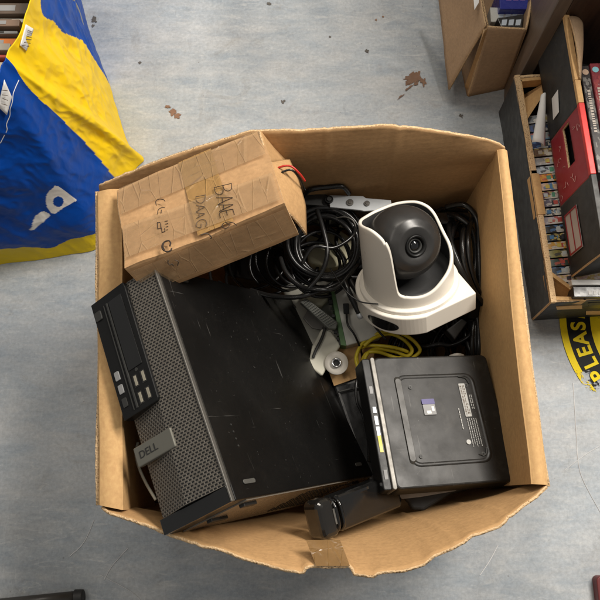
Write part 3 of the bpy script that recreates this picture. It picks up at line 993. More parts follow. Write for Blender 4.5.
def plug(parent, p, d, up, L=.045, w=.018, h=.012, mat='black'):
    d = V(d).normalized(); m = frame_xy(p, d, up)
    bm = BM(); prism(bm, rrect(0, L * .62, -w / 2, w / 2, .003), -h / 2, h / 2)
    b = obj('plug', bm, M[mat], parent, m=m, bevel=.002)
    bm = BM()
    for k in range(5):
        x = -.004 - k * .0042; q = 1 - k * .12
        box(bm, x - .0013, x + .0013, -w * .32 * q, w * .32 * q, -h * .34 * q, h * .34 * q)
    tube(bm, [V((0, 0, 0)), V((-.028, 0, 0))], .0032, 8)
    obj('strain_relief', bm, M['black_matte'], b, m=m)
    return b

tc = lambda u, v, z: P(u, v, z)
# centre coil of black power cable
c0 = tc(326, 243, .285)
t, pts = coil('cable_coil', 'coil of thick black cable between the taped parcel and the white camera', 'cable', c0, (-.1, -.25, 1), .050, 5.5, 11, .0036, jit=.16, rot=.3, lift=.006)
bm = BM(); bp = tc(342, 283, .283)
tube(bm, smoothpts([tc(348, 276, .29), tc(356, 290, .30), tc(368, 305, .31), tc(386, 318, .30)], 8), .0042, 9)
obj('cord', bm, M['cable'], t, smooth=True, origin=bp)
bm = BM(); tube(bm, smoothpts([tc(345, 281, .292), tc(320, 291, .30), tc(298, 297, .30), tc(272, 296, .285), tc(250, 290, .26)], 8), .0036, 9)
obj('cord', bm, M['cable'], t, smooth=True, origin=bp)
t, pts = coil('cable_coil', 'thinner black cord looped loosely under the thick centre coil', 'cable', tc(318, 262, .25), (.2, -.1, 1), .045, 4.5, 23, .0026, jit=.22, rot=1.2, lift=.008)
t, pts = coil('cable_coil', 'black cord looped against the far wall behind the metal bracket', 'cable', tc(330, 192, .27), (0, -.4, 1), .030, 2.5, 5, .0034, jit=.1, ell=.55, lift=.003)
# right coil standing on edge along the right wall
t, pts = coil('cable_coil', 'bundle of thick black cable standing on edge by the right wall of the box', 'cable', tc(478, 265, .24), (.78, .10, .62), .072, 5.5, 31, .0042, jit=.07, ell=1.0, lift=.009)
t, pts = coil('cable_coil', 'black cable loops seen between the white camera and the right wall bundle', 'cable', tc(452, 240, .22), (.35, -.2, .9), .052, 5.5, 41, .0034, jit=.14, lift=.008)
# lower right cable loops by the mini computer
t, pts = coil('cable_coil', 'black cables running down beside the far right corner of the small square computer', 'cable', tc(484, 345, .20), (.9, .1, .5), .050, 3.5, 47, .0036, jit=.12, lift=.008)
ib = lambda u, v, z: (lambda p: V((min(p.x, .255), p.y, p.z)))(P(u, v, z))
# power lead with kettle plug
pl = thing('power_lead', 'black power lead with a connector plug standing right of the white camera', 'cable', ib(484, 300, .25))
p0 = ib(480, 316, .245); p1 = ib(484, 291, .275)
plug(pl, p0, p1 - p0, V((-1, 0, .1)), L=.058, w=.015, h=.019)
for k, du in enumerate((-9, 4, 10)):
    bm = BM(); tube(bm, smoothpts([ib(479, 322, .24), ib(480 + du * .4, 335, .23), ib(483 + du, 352, .215), ib(480 + du * .9, 375, .20), ib(470 + du * .3, 400, .15)], 8), .0035, 9)
    obj('cord', bm, M['cable'], pl, smooth=True, origin=ib(479, 322, .24))
# yellow cable
yl = thing('yellow_cable', 'yellow network cable looped below the white camera', 'cable', tc(390, 345, .16))
rnd = random.Random(2)
bm = BM()
ypts = [(362, 372), (357, 361), (358, 352), (366, 346), (383, 346), (400, 349), (410, 354), (398, 358), (378, 352), (366, 354), (361, 366), (364, 370), (366, 356), (376, 349), (396, 352), (407, 356), (412, 350), (404, 340), (390, 334), (374, 338), (364, 346)]
tube(bm, smoothpts([tc(u, v, .232 + .006 * sin(i * 1.7)) for i, (u, v) in enumerate(ypts)], 8), .0027, 9)
obj('cord', bm, M['yellow_cable'], yl, smooth=True, origin=tc(380, 350, .2))
bm = BM(); tube(bm, smoothpts([tc(u, v, .236 + .005 * cos(i * 1.3)) for i, (u, v) in enumerate([(359, 370), (356, 358), (362, 344), (374, 335), (392, 331), (410, 338), (420, 350), (412, 358)])], 8), .0027, 9)
obj('cord', bm, M['yellow_cable'], yl, smooth=True, origin=tc(380, 350, .2))
# more dark cables filling gaps, each its own thing
spots = [((290, 262), .20, .045, 3.5, (.2, .1, 1), 'black cord loops tucked under the near edge of the taped parcel'),
         ((425, 352), .15, .045, 4.5, (.1, -.2, 1), 'black cord tangle below the white camera base, beside the yellow cable'),
         ((455, 352), .15, .040, 4, (.2, -.2, 1), 'black cord tangle above the top edge of the small square computer'),
         ((255, 268), .16, .060, 3, (0, .3, 1), 'black cord loops in the gap between parcel and desktop computer'),
         ((352, 245), .19, .040, 3.5, (.5, 0, 1), 'thin black cord dropping down left of the white camera'),
         ((440, 205), .20, .050, 4, (0, -.3, 1), 'black cord pile in the far right corner of the box'),
         ((395, 205), .19, .055, 4, (0, -.3, 1), 'black cord pile along the far wall behind the white camera'),
         ((350, 450), .14, .040, 3, (.3, 0, 1), 'black cord loops between the two computers')]
for i, (uv, z, r, tn, nr, lb) in enumerate(spots):
    coil('cable_coil', lb, 'cable', tc(*uv, z), nr, r, tn, 60 + i * 7, (.0026, .0032, .0022)[i % 3], jit=.25, lift=.010, rot=i)
for i, (uv, z, r, tn, nr, lb) in enumerate([((372, 300), .20, .030, 3, (.3, .2, 1), 'small black cord loop tucked under the left side of the white camera'),
         ((300, 225), .24, .038, 3.5, (.1, -.4, 1), 'black cord loops at the open end of the taped parcel'),
         ((470, 320), .20, .035, 4, (.4, -.1, .9), 'black cord loops at the right of the white camera base'),
         ((500, 250), .20, .05, 3, (1, .1, .2), 'black cord loops lying flat against the right wall of the box')]):
    coil('cable_coil', lb, 'cable', tc(*uv, z), nr, r, tn, 160 + i * 5, (.0026, .0030, .0034)[i % 3], jit=.25, lift=.010, rot=i)
def loose(label, pts, rr, seed, mat='cable'):
    rnd = random.Random(seed)
    q = [P(u + rnd.uniform(-3, 3), v + rnd.uniform(-3, 3), z + rnd.uniform(-.006, .006)) for u, v, z in pts]
    q = [V((min(p.x, .262), min(p.y, .43), p.z)) for p in q]
    bm = BM(); tube(bm, smoothpts(q, 10), rr, 10)
    tagp(obj('loose_cord', bm, M[mat], smooth=True, origin=q[0]), label, 'cable')
loose('thick black cord looping high along the right wall beside the white camera', [(448, 205, .27), (466, 205, .29), (480, 218, .29), (487, 245, .285), (487, 275, .28), (482, 300, .26)], .0042, 1)
loose('thick black cord curving down just inside the right wall loop', [(440, 212, .26), (458, 214, .28), (470, 230, .285), (475, 255, .28), (474, 285, .27), (470, 310, .24)], .0042, 2)
loose('black cord arching beside the right edge of the camera shell', [(450, 222, .26), (460, 230, .27), (465, 250, .27), (462, 275, .26)], .0036, 3)
loose('thick black cord hanging past the far right corner of the small square computer', [(478, 316, .25), (488, 330, .25), (494, 350, .24), (495, 375, .21), (497, 400, .18)], .0042, 4)
loose('black cord running from the plug towards the yellow cable', [(476, 322, .245), (466, 335, .23), (455, 345, .22), (438, 342, .22), (425, 348, .21), (412, 345, .20)], .0036, 5)
loose('slim black cord wandering through the middle of the centre coil', [(300, 262, .31), (315, 250, .32), (335, 246, .32), (352, 236, .31), (350, 222, .30), (335, 216, .30)], .0026, 6)
loose('glossy black cord crossing the centre coil from top to bottom', [(318, 212, .31), (326, 230, .32), (330, 252, .325), (322, 275, .32), (308, 288, .31)], .0034, 7)
loose('black cord hooking around the left side of the centre coil', [(282, 255, .29), (285, 275, .30), (298, 288, .30), (318, 290, .31), (338, 286, .31), (352, 276, .30), (358, 262, .29)], .0034, 8)
loose('thin black cord lying over the pale grey box', [(352, 288, .27), (362, 296, .27), (366, 310, .27), (372, 326, .26), (385, 340, .25)], .0018, 9)
loose('black cord arching against the far wall above the bracket', [(303, 198, .31), (312, 188, .33), (330, 184, .335), (344, 188, .33), (346, 196, .31)], .0036, 10)
# thin pale cords
for lb, pts, r, mt in (('thin grey cord curling left of the white camera', ((333, 219, .30), (345, 217, .31), (354, 222, .31), (356, 236, .30), (352, 252, .28), (345, 262, .25)), .0011, 'silver'),
                       ('thin black wire crossing in front of the white camera base', ((330, 268, .33), (345, 290, .345), (357, 300, .35), (366, 303, .35), (378, 304, .352)), .0010, 'cable')):
    bm = BM(); tube(bm, smoothpts([tc(*p) for p in pts], 8), r, 7)
    o = obj('thin_cord', bm, M[mt], smooth=True, origin=tc(*pts[0])); tagp(o, lb, 'cable')

# ------------------------------------------------------------------ metal bracket and dark bar
def inbox(p):
    return V((min(max(p.x, -.225), .268), min(max(p.y, .012), .425), p.z))
def slab(name, label, cat, pix, z, h, mat, bevel=.001, group=None, m_extra=None):
    """flat solid with the outline pix (picture positions) lying at height z, h thick"""
    pts = [P(u, v, z) for u, v in pix]
    if z < .20: pts = [inbox(p) for p in pts]
    c = sum(pts, V()) / len(pts)
    bm = BM()
    a = [bm.verts.new(p) for p in pts]; b = [bm.verts.new(p - V((0, 0, h))) for p in pts]
    n = len(pts)
    for i in range(n): bm.faces.new((a[i], a[(i + 1) % n], b[(i + 1) % n], b[i]))
    bm.faces.new(a); bm.faces.new(b[::-1])
    o = obj(name, bm, M[mat] if isinstance(mat, str) else mat, bevel=bevel, origin=V((c.x, c.y, z - h)))
    return tagp(o, label, cat, group)
br = thing('metal_bracket', 'pale galvanised steel rail bracket lying along the far wall of the box', 'bracket', tc(350, 203, .275))
bm = BM()
def slab_bm(bm, pix, z, h, mi=0):
    pts = [P(u, v, z) for u, v in pix]
    a = [bm.verts.new(p) for p in pts]; b = [bm.verts.new(p - V((0, 0, h))) for p in pts]
    n = len(pts)
    for i in range(n): bm.faces.new((a[i], a[(i + 1) % n], b[(i + 1) % n], b[i])).material_index = mi
    bm.faces.new(a).material_index = mi; bm.faces.new(b[::-1]).material_index = mi
slab_bm(bm, [(329, 195), (363, 196), (366, 198), (391, 200), (392, 208), (385, 210), (364, 211), (360, 210), (330, 207)], .312, .004)
obj('plate', bm, M['steel'], br, bevel=.0008, origin=tc(350, 203, .29))
bm = BM(); slab_bm(bm, [(300, 193), (326, 194), (331, 199), (327, 206), (300, 204)], .308, .006)
obj('arm', bm, M['dark_grey'], br, bevel=.001, origin=tc(310, 203, .29))
for u, v, r in ((350, 202.5, .0052), (367, 203.5, .0042)):
    bm = BM(); q = tc(u, v, .313); prism(bm, circ(r, 20), -.002, .0012, m=Matrix.Translation(q)); prism(bm, circ(r * .55, 16), .0012, .0022, m=Matrix.Translation(q))
    obj('rivet', bm, M['silver'], br, origin=q, bevel=.0004)
bm = BM(); q = tc(329, 200, .312); prism(bm, circ(.0062, 24), -.002, .003, m=Matrix.Translation(q)); prism(bm, circ(.0035, 16), .003, .005, m=Matrix.Translation(q), mi=1)
obj('pivot', bm, [M['black'], M['dark_grey']], br, origin=q, bevel=.0006)
slab('black_bar', 'long black bar device lying under the steel bracket', 'bar', [(296, 206), (330, 208), (392, 212), (470, 212), (470, 224), (390, 224), (296, 217)], .272, .03, 'black_gloss', .002)
# things at the bottom of the pile
slab('black_device', 'flat black device under the centre cable coil', 'device', [(222, 250), (290, 225), (372, 222), (375, 262), (300, 290), (225, 275)], .12, .10, 'black_matte', .004)
slab('black_device', 'flat black device deep in the far right corner of the box', 'device', [(396, 215), (494, 200), (500, 330), (420, 345)], .10, .09, 'black_matte', .004)
slab('black_device', 'flat black device underneath the small square computer', 'device', [(378, 372), (520, 365), (512, 462), (398, 478)], .13, .10, 'black_matte', .004)
# pale clutter between computers and the camera
slab('foam_block', 'pale cream foam packing piece under the centre coil', 'foam', [(306, 232), (338, 228), (352, 238), (350, 262), (330, 268), (308, 262)], .215, .03, plastic('cream_foam', (.55, .52, .36), .8, nscale=200, bstr=.5), .004)
slab('plastic_bag', 'crumpled cream plastic wrapping beside the grey rail', 'bag', [(300, 293), (312, 286), (328, 284), (332, 296), (322, 306), (306, 308)], .225, .02, plastic('cream_wrap', (.48, .45, .32), .35, nscale=70, bstr=.8), .005)
wb = thing('circuit_box', 'pale grey plastic box with a green circuit board edge left of the white camera', 'device', tc(350, 320, .18))
bm = BM(); slab_bm(bm, [(334, 291), (345, 288), (366, 281), (392, 318), (381, 336), (346, 346)], .235, .03)
obj('cover', bm, plastic('grey_box', (.50, .50, .46), .45, var=.1, dust=.15), wb, bevel=.002, origin=tc(350, 320, .2))
bm = BM(); slab_bm(bm, [(331, 291), (334.5, 291), (346.5, 346), (341, 345)], .2365, .034)
brd = obj('circuit_board', bm, M['pcb'], wb, bevel=.0005, origin=tc(340, 320, .2))
bm = BM()
rnd = random.Random(5)
for k in range(26):
    s = rnd.random(); u = lerp(331, 341, s) + rnd.uniform(-4, 2); v = lerp(292, 345, s); q = tc(u, v, .228)
    w = rnd.uniform(.001, .003); box(bm, q.x - w, q.x + w, q.y - w, q.y + w, q.z, q.z + rnd.uniform(.004, .008))
obj('components', bm, M['dark_grey'], brd, origin=tc(340, 320, .2))
# usb lead plugged into it
ul = thing('usb_lead', 'thin black lead with a small plug resting on the pale grey box', 'cable', tc(346, 312, .24))
p0 = tc(346.5, 314, .243); p1 = tc(346, 306, .247)
bm = BM(); box(bm, 0, .016, -.0042, .0042, -.003, .003, m=frame_xy(p0, p1 - p0, V((1, 0, 0)))); obj('plug', bm, M['black'], ul, bevel=.001, origin=p0)
bm = BM(); tube(bm, smoothpts([p0, tc(348, 325, .246), tc(354, 334, .245), tc(359, 345, .235), tc(362, 358, .22), tc(358, 372, .20)], 8), .0016, 8)
obj('cord', bm, M['cable'], ul, smooth=True, origin=p0)
# thick lead ending with white connector near the camera base
ul = thing('adapter_plug', 'dark plug with a pale metal collar hanging by the sensor window of the white camera', 'connector', tc(356, 310, .27))
p0 = tc(352, 299, .30); p1 = tc(359, 313, .29)
bm = BM(); tube(bm, smoothpts([tc(344, 280, .30), tc(348, 290, .305), p0, p1], 6), .0040, 10); obj('cord', bm, M['cable'], ul, smooth=True, origin=p0)
bm = BM(); tube(bm, [p1, p1 + (p1 - p0) * .35], .0048, 12); obj('collar', bm, M['steel'], ul, smooth=True, origin=p1)
# grey ribbed rail
rl = thing('grey_rail', 'dark grey ribbed plastic rail between the desktop computer and the circuit box', 'rail', tc(318, 315, .2))
bm = BM(); slab_bm(bm, [(300, 302), (306, 298), (338, 322), (336, 329), (328, 328)], .245, .012)
obj('bar', bm, plastic('rail_grey', (.13, .135, .12), .45), rl, bevel=.0015, origin=tc(318, 315, .24))
bm = BM()
for k in range(14):
    s = k / 13; a = tc(lerp(303, 329, s), lerp(304, 326, s), .246); b = tc(lerp(308, 336, s), lerp(300, 322, s), .246)
    tube(bm, [a, b], .0008, 5)
obj('ribs', bm, plastic('rail_light', (.24, .25, .22), .5), rl, origin=tc(318, 315, .24))
# silver flat cable and white remote
slab('grey_wrapping', 'crumpled grey wrapping film under the grey ribbed rail', 'wrapping', [(280, 285), (330, 280), (345, 300), (340, 352), (318, 366), (296, 320)], .205, .01, plastic('grey_film', (.36, .35, .30), .35, nscale=60, bstr=.9), .003)
slab('silver_strip', 'short silver metal strip beside the grey ribbed rail', 'strip', [(303, 318), (308, 309), (314, 312), (326, 320), (322, 330), (312, 328)], .222, .004, 'silver', .0008)
rm = thing('white_remote', 'slim white plastic remote partly under the black desktop computer', 'remote', tc(322, 345, .2))
bm = BM(); slab_bm(bm, [(322, 328), (331, 331), (341, 345), (322, 376), (308, 366), (312, 346)], .232, .010)
obj('case', bm, M['offwhite'], rm, bevel=.003, origin=tc(322, 345, .23))
bm = BM(); tube(bm, smoothpts([tc(325, 328, .236), tc(322, 338, .236), tc(316, 350, .236), tc(313, 358, .234)], 6), .0022, 8); obj('strap', bm, M['dark_grey'], rm, smooth=True, origin=tc(322, 345, .23))
# white disc fitting with a ring
dq = tc(336.5, 363, .236)
dd = thing('white_disc', 'round white plastic fitting with a metal ring in its middle, beside the desktop computer', 'disc', dq)
md = frame_xy(dq, V((1, 0, .05)), V((0, 1, .1)))
bm = BM(); revolve(bm, [(0, -.003), (.0165, -.003), (.0175, -.001), (.0168, .0010), (.009, .0014), (0, .0014)], 40); obj('plate', bm, M['white'], dd, m=md, smooth=True)
bm = BM(); revolve(bm, [(.0072, .0010), (.0074, .0055), (.0060, .0065), (.0045, .0055), (.0043, .0010)], 32); obj('ring', bm, M['chrome'], dd, m=md, smooth=True)
bm = BM(); revolve(bm, [(.0044, .0022), (0, .0024)], 24); obj('hole', bm, M['black_matte'], dd, m=md)
# brown card sheet lying deep in the box
slab('card_sheet', 'loose brown card sheet lying below the white disc', 'card', [(322, 352), (345, 340), (376, 345), (371, 373), (334, 386)], .212, .003, 'card_strip', .0005)

# ------------------------------------------------------------------ black device between the computers (stand / phone)
ph = thing('black_handset_base', 'glossy black handset base wedged between the two computers', 'device', tc(365, 420, .2))
bm = BM(); slab_bm(bm, [(333, 384), (372, 374), (392, 470), (372, 490), (352, 440)], .210, .05)
obj('body', bm, plastic('base_black', (.02, .02, .02), .3), ph, bevel=.006, origin=tc(360, 420, .22))
bm = BM(); tube(bm, smoothpts([tc(338, 392, .217), tc(355, 388, .219), tc(371, 386, .215)], 6), .0016, 8); obj('trim', bm, M['dark_grey'], ph, smooth=True, origin=tc(360, 390, .215))
bm = BM(); tube(bm, smoothpts([tc(360, 372, .225), tc(356, 385, .230), tc(357, 402, .230), tc(363, 416, .227), tc(368, 440, .225), tc(369, 462, .217)], 8), .0022, 9); obj('cord', bm, M['cable'], ph, smooth=True, origin=tc(360, 400, .215))
bm = BM(); tube(bm, smoothpts([tc(366, 400, .227), tc(370, 425, .227), tc(371, 450, .223), tc(374, 470, .215)], 8), .0014, 9); obj('cord', bm, M['dark_grey'], ph, smooth=True, origin=tc(366, 400, .215))

# glossy black handle shaped device at the near wall
def oriented(name, label, cat, pa_, pb_, w, h, up=V((0, 0, 1))):
    x = (pb_ - pa_); L = x.length; m = frame_xy(pa_, x, up.cross(x)); return m, L
a = P(320, 519, .40); b = P(396, 489, .322)
Mh, L = oriented('', '', '', a, b, 0, 0, up=V((0, -.15, 1)).normalized())
hd = thing('black_speakerphone', 'glossy black rounded bar device with a hinged end lying along the near flap', 'device', mat=Mh)
Lb = L
bm = BM(); prism(bm, rrect(.022, Lb, -.022, .020, .007), -.022, .008)
obj('body', bm, M['black_gloss'], hd, m=Mh, bevel=.006)
bm = BM(); prism(bm, rrect(-.008, .019, -.024, .022, .009), -.020, .011)
obj('end_cap', bm, plastic('cap_black', (.012, .0105, .009), .12, bstr=.0, coat=.5), hd, m=Mh, bevel=.007)
for x in (.0165, .0245):
    bm = BM(); tube(bm, smoothpts([V((x, -.019, .004)), V((x, -.012, .0115)), V((x, .010, .0115)), V((x, .019, .004))], 6), .0022, 10)
    obj('hinge_rib', bm, M['black_gloss'], hd, m=Mh, smooth=True)
bm = BM(); box(bm, .012, .016, -.010, .008, .0108, .0122); obj('hinge_highlight', bm, M['silver'], hd, m=Mh, bevel=.0005)
# thin black dock under mini computer
tagp(slab('black_tablet', 'thin matt black tablet sticking out below the small square computer', 'tablet', [(385, 478), (505, 455), (480, 487), (452, 494), (424, 511), (412, 510), (408, 503)], .29, .010, 'black_matte', .004), None)
slab('clear_sleeve', 'creased clear plastic sleeve under the near edge of the small square computer', 'sleeve', [(395, 490), (470, 484), (455, 491), (420, 497), (402, 499)], .302, .0008, plastic('clear_sleeve', (.30, .27, .23), .15, bstr=.6), None)
# curved cream edge behind the desktop front (white tray)
bm = BM(); tube(bm, smoothpts([P(u, v, .35) for u, v in ((138, 442), (136, 455), (140, 470), (147, 485), (156, 500))], 8), .0020, 8)
tagp(obj('cream_tray', bm, M['offwhite'], smooth=True, origin=P(140, 470, .36)), 'cream plastic tray edge showing behind the desktop computer front', 'tray')
# grey connector block right below camera
slab('grey_connector', 'small dark grey connector block below the white camera base', 'connector', [(446, 330), (462, 318), (468, 322), (455, 340)], .24, .02, 'dark_grey', .002)
bm = BM(); tube(bm, smoothpts([P(450, 357, .25), P(457, 355, .255), P(463, 356, .25)], 6), .003, 8)
tagp(obj('white_clip', bm, M['white'], smooth=True, origin=P(456, 356, .25)), 'tiny white plastic clip at the top edge of the small square computer', 'clip')

# ------------------------------------------------------------------ blue and yellow bag
base_px = [(62, -70), (76, -25), (85, 20), (100, 62), (115, 105), (127, 143), (142, 158), (132, 172), (110, 226), (96, 247), (60, 254), (0, 263), (-60, 268), (-120, 270)]
rim_px = [(40, -180), (36, -110), (34, -50), (29, 0), (22, 24), (14, 42), (5, 56), (2, 62), (-2, 74), (-14, 90), (-50, 120), (-110, 150), (-190, 175), (-260, 190)]
rim_z = [.40, .40, .41, .41, .41, .41, .41, .41, .41, .40, .39, .38, .37, .36]
base3 = [P(u, v, .002) for u, v in base_px]
rim3 = [P(u, v, z) for (u, v), z in zip(rim_px, rim_z)]
NB, NR = 460, 300
def idx_at(L, s):
    t = s * (len(L) - 1); i = min(int(t), len(L) - 2); return L[i].lerp(L[i + 1], t - i)
bs = smoothpts(base3, 10); rs = smoothpts(rim3, 10)
bag_c = V((-.62, .85, 0))
def pix(p):
    q = RW.transposed() @ (p - V((0, 0, H))); return 300 + F * q.x / -q.z, 300 - F * q.y / -q.z
def seg_side(L, u, v):
    """signed: interpolate v of polyline at u"""
    for (u0, v0), (u1, v1) in zip(L, L[1:]):
        if u0 <= u <= u1: return lerp(v0, v1, (u - u0) / (u1 - u0))
    return L[0][1] if u < L[0][0] else L[-1][1]
upper = [(20, -60), (36, -10), (40, 14), (50, 22), (60, 33), (78, 43), (92, 62), (105, 80), (116, 97), (140, 150)]
lower = [(-60, 0), (-20, 36), (6, 58), (20, 78), (34, 94), (58, 116), (73, 131), (90, 148), (106, 168), (112, 175), (140, 190)]
trim_y = [(-120, 262), (-60, 250), (0, 245), (25, 243), (50, 246), (70, 238), (97, 229), (118, 208)]
def dense(L):
    q = smoothpts([V((a, b, 0)) for a, b in L], 12)
    return [(p.x, p.y) for p in q]
upper, lower, trim_y = dense(upper), dense(lower), dense(trim_y)
def bag_color(u, v):
    if v > seg_side(trim_y, u, v): return (.72, .52, .01)
    if v < seg_side(upper, u, v) and u > 38: return (.001, .062, .36)
    if v < seg_side(lower, u, v): return (.92, .62, .008)
    # white tail of the logo
    du, dv = u - 57.5, v - 200
    if du * du + dv * dv < 5.2 ** 2: return (.001, .052, .31)
    def inpoly(pl):
        c = False
        for (x0, y0), (x1, y1) in zip(pl, pl[1:] + pl[:1]):
            if (y0 > v) != (y1 > v) and u < (x1 - x0) * (v - y0) / (y1 - y0) + x0: c = not c
        return c
    if inpoly([(53, 182.5), (56, 183), (62, 187), (74.5, 196.5), (69, 201.5), (61, 207), (54, 211.5), (50.5, 211), (47, 207), (45, 200), (45.5, 194), (48.5, 188), (51.5, 185)]): return (.72, .70, .66)
    if inpoly([(28, 226), (30.5, 221.5), (32, 217), (35, 213), (39, 210.3), (43, 209.6), (47, 211), (49.5, 213.5), (44, 217), (38, 221), (33, 225)]): return (.72, .70, .66)
    return (.001, .052, .31)
bm = BM()
cl = bm.loops.layers.float_color.new('cloth')
def bagpt(s, t):
    b = idx_at(bs, s); r = idx_at(rs, s)
    q = b.lerp(r, t)
    mid = sin(pi * t)
    outw = (b - bag_c); outw.z = 0; outw.normalize()
    q = q + outw * (.002 * mid + (.007 * math.exp(-((t - .24) / .08) ** 2) + .002 * math.exp(-(t / .06) ** 2)) * (1 if s > .5 else max(0, (s - .3) * 5)))
    px_ = pix(b.lerp(r, t)); calm = 1 - .9 * math.exp(-(((px_[0] - 55) / 26) ** 2 + ((px_[1] - 203) / 26) ** 2) * .9)
    env = (.25 + .75 * mid) * calm
    k = V((q.x * 1.0, q.y * 1.0, q.z))
    # long folds running from rim to base plus creases
    kq = V((q.x * 15, q.y * 15, q.z * 5.0 + q.x * 6))
    rg = lambda p: 1 - 2 * math.sqrt(noise.noise(p) ** 2 + .0012)
    w = .9 * noise.noise(V((s * 13, t * 1.2, 2.0))) + .55 * rg(kq) + .40 * rg(V((q.x * 34 + q.z * 9, q.y * 34, q.z * 15))) + .16 * rg(V((q.x * 70, q.y * 70 + q.z * 20, q.z * 40 + 7)))
    ridge = 0
    return q + outw * w * .0100 * env
g = [[None] * (NR + 1) for _ in range(NB + 1)]
VC = {}
P0 = [[None] * (NR + 1) for _ in range(NB + 1)]
for i in range(NB + 1):
    for j in range(NR + 1):
        s, t = i / NB, j / NR
        q = bagpt(s, t); q.z = max(q.z, .002)
        g[i][j] = bm.verts.new(q); P0[i][j] = pix(idx_at(bs, s).lerp(idx_at(rs, s), t)); VC[g[i][j]] = bag_color(*P0[i][j])
for i in range(NB):
    for j in range(NR):
        f = bm.faces.new((g[i][j], g[i + 1][j], g[i + 1][j + 1], g[i][j + 1]))
        for l in f.loops:
            c = VC[l.vert]; l[cl] = (c[0], c[1], c[2], 1)
def bag_mat():
    m, nt, b = newmat('woven_bag')
    at = N(nt, 'ShaderNodeVertexColor'); at.layer_name = 'cloth'
    v = coords(nt)
    n = noise_n(nt, v, 70, 6, .6, 1.2); n2 = noise_n(nt, v, 14, 3, .5, .4)
    c = mix(nt, ramp(nt, n2, [(.45, 0), (.85, .06)]), at.outputs['Color'], (.10, .09, .08))
    nt.links.new(c, b.inputs['Base Color'])
    b.inputs['Roughness'].default_value = .42
    b.inputs['Specular IOR Level'].default_value = .16
    hh = math_n(nt, 'ADD', math_n(nt, 'MULTIPLY', n2, 2.0), math_n(nt, 'MULTIPLY', n, .18))
    bump(nt, b, hh, .45, .005)
    return m
bag = thing('shopping_bag', 'blue and yellow woven shopping bag full of books standing left of the box', 'bag', bag_c)
obj('bag_body', bm, bag_mat(), bag, smooth=True, solid=.0012, origin=bag_c)
# white tag on yellow and grey handle strap
def bagsurf(u, v, off=.004):
    best = None
    for i in range(0, NB, 3):
        for j in range(0, NR, 3):
            d = (P0[i][j][0] - u) ** 2 + (P0[i][j][1] - v) ** 2
            if best is None or d < best[0]: best = (d, i, j)
    i, j = best[1], best[2]
    q = bagpt(i / NB, j / NR); return q + (V((0, 0, H)) - q).normalized() * off
def bag_patch(name, quad, mat, off=.006):
    q = [bagsurf(*p, off) for p in quad]
    bm = BM(); grid(bm, lambda s, t: q[0].lerp(q[1], s).lerp(q[3].lerp(q[2], s), t), 6, 6)
    return obj(name, bm, mat, bag, solid=.0008, smooth=True, origin=q[0])
pt_ = bag_patch('care_label', [(26, 24), (34, 29), (26, 51), (20, 45)], M['paper'])
pt2 = bag_patch('printed_label', [(3, 79), (11, 95), (6, 112), (-4, 104)], M['paper'])
def mark_on(o, a, b, cnt, name='label_print'):
    bm = BM()
    for k in range(cnt):
        s = (k + .5) / cnt
        p = bagsurf(lerp(a[0], b[0], s) - 2.2, lerp(a[1], b[1], s), .0085); q = bagsurf(lerp(a[0], b[0], s) + 2.2, lerp(a[1], b[1], s) + .8, .0085)
        tube(bm, [p, q], .0005, 5)
    obj(name, bm, M['ink_soft'], o, origin=p)
mark_on(pt_, (30, 29), (24, 46), 6); mark_on(pt2, (4, 86), (3, 104), 4)
bm = BM(); tube(bm, smoothpts([P(u, v, z) for u, v, z in ((62, -30, .3), (68, -5, .22), (76, 12, .15), (81, 28, .08), (84, 40, .03))], 8), .008, 8, flat=.3)
obj('handle', bm, plastic('grey_strap', (.30, .30, .29), .6), bag, smooth=True, origin=P(76, 12, .1))
# stitched seam on the blue side
bm = BM()
a_ = bagsurf(9, 100, .004)
tube(bm, smoothpts([bagsurf(lerp(16, 1, k / 9), lerp(78, 142, k / 9), .002) for k in range(10)], 4), .0006, 5)
obj('stitching', bm, M['paper'], bag, origin=a_)
# books standing in the bag
bcols = [(.16, .10, .06), (.62, .58, .50), (.10, .07, .05), (.20, .13, .09), (.55, .16, .03), (.30, .27, .22), (.38, .06, .04), (.58, .50, .38), (.45, .38, .28), (.2, .2, .2)]
bname = ['dark brown', 'cream', 'black', 'brown', 'orange', 'grey', 'red', 'pale', 'tan', 'charcoal']
ybk = -2
seq = [(-14, 7, 0), (0, 12, 2), (13, 5, 1), (19, 8, 3), (28, 4, 9), (33, 9, 4), (43, 8, 5), (52, 4, 6), (57, 12, 7), (70, 14, 8)]
for k, (v0, dv, ci) in enumerate(seq):
    a = P(-40, v0, .36); b = P(-40, v0 + dv - 1, .36)
    x1 = P(27 - max(0, v0) * .40, v0 + dv / 2, .36).x
    t = thing('book', '%s book standing spine up in the bag, %s from the top of the photo' % (bname[ci], ('first', 'second', 'third', 'fourth', 'fifth', 'sixth', 'seventh', 'eighth', 'ninth', 'tenth')[k]), 'book', (a.x, b.y, .12), group='books standing in the blue and yellow bag')
    z = .36 - (k % 3) * .006
    bm = BM(); box(bm, a.x - .02, x1, b.y, a.y, z - .15, z)
    cv = obj('cover', bm, plastic('cover_' + bname[ci].replace(' ', '_'), bcols[ci], .45, var=.2), t, bevel=.0015, origin=V((a.x, a.y, z)))
    bm = BM(); box(bm, x1 - .05, x1 - .02, lerp(b.y, a.y, .25), lerp(b.y, a.y, .75), z, z + .0006)
    obj('title_band', bm, M['label_dim'] if k % 2 else M['dark_grey'], t, origin=V((a.x, a.y, z)))

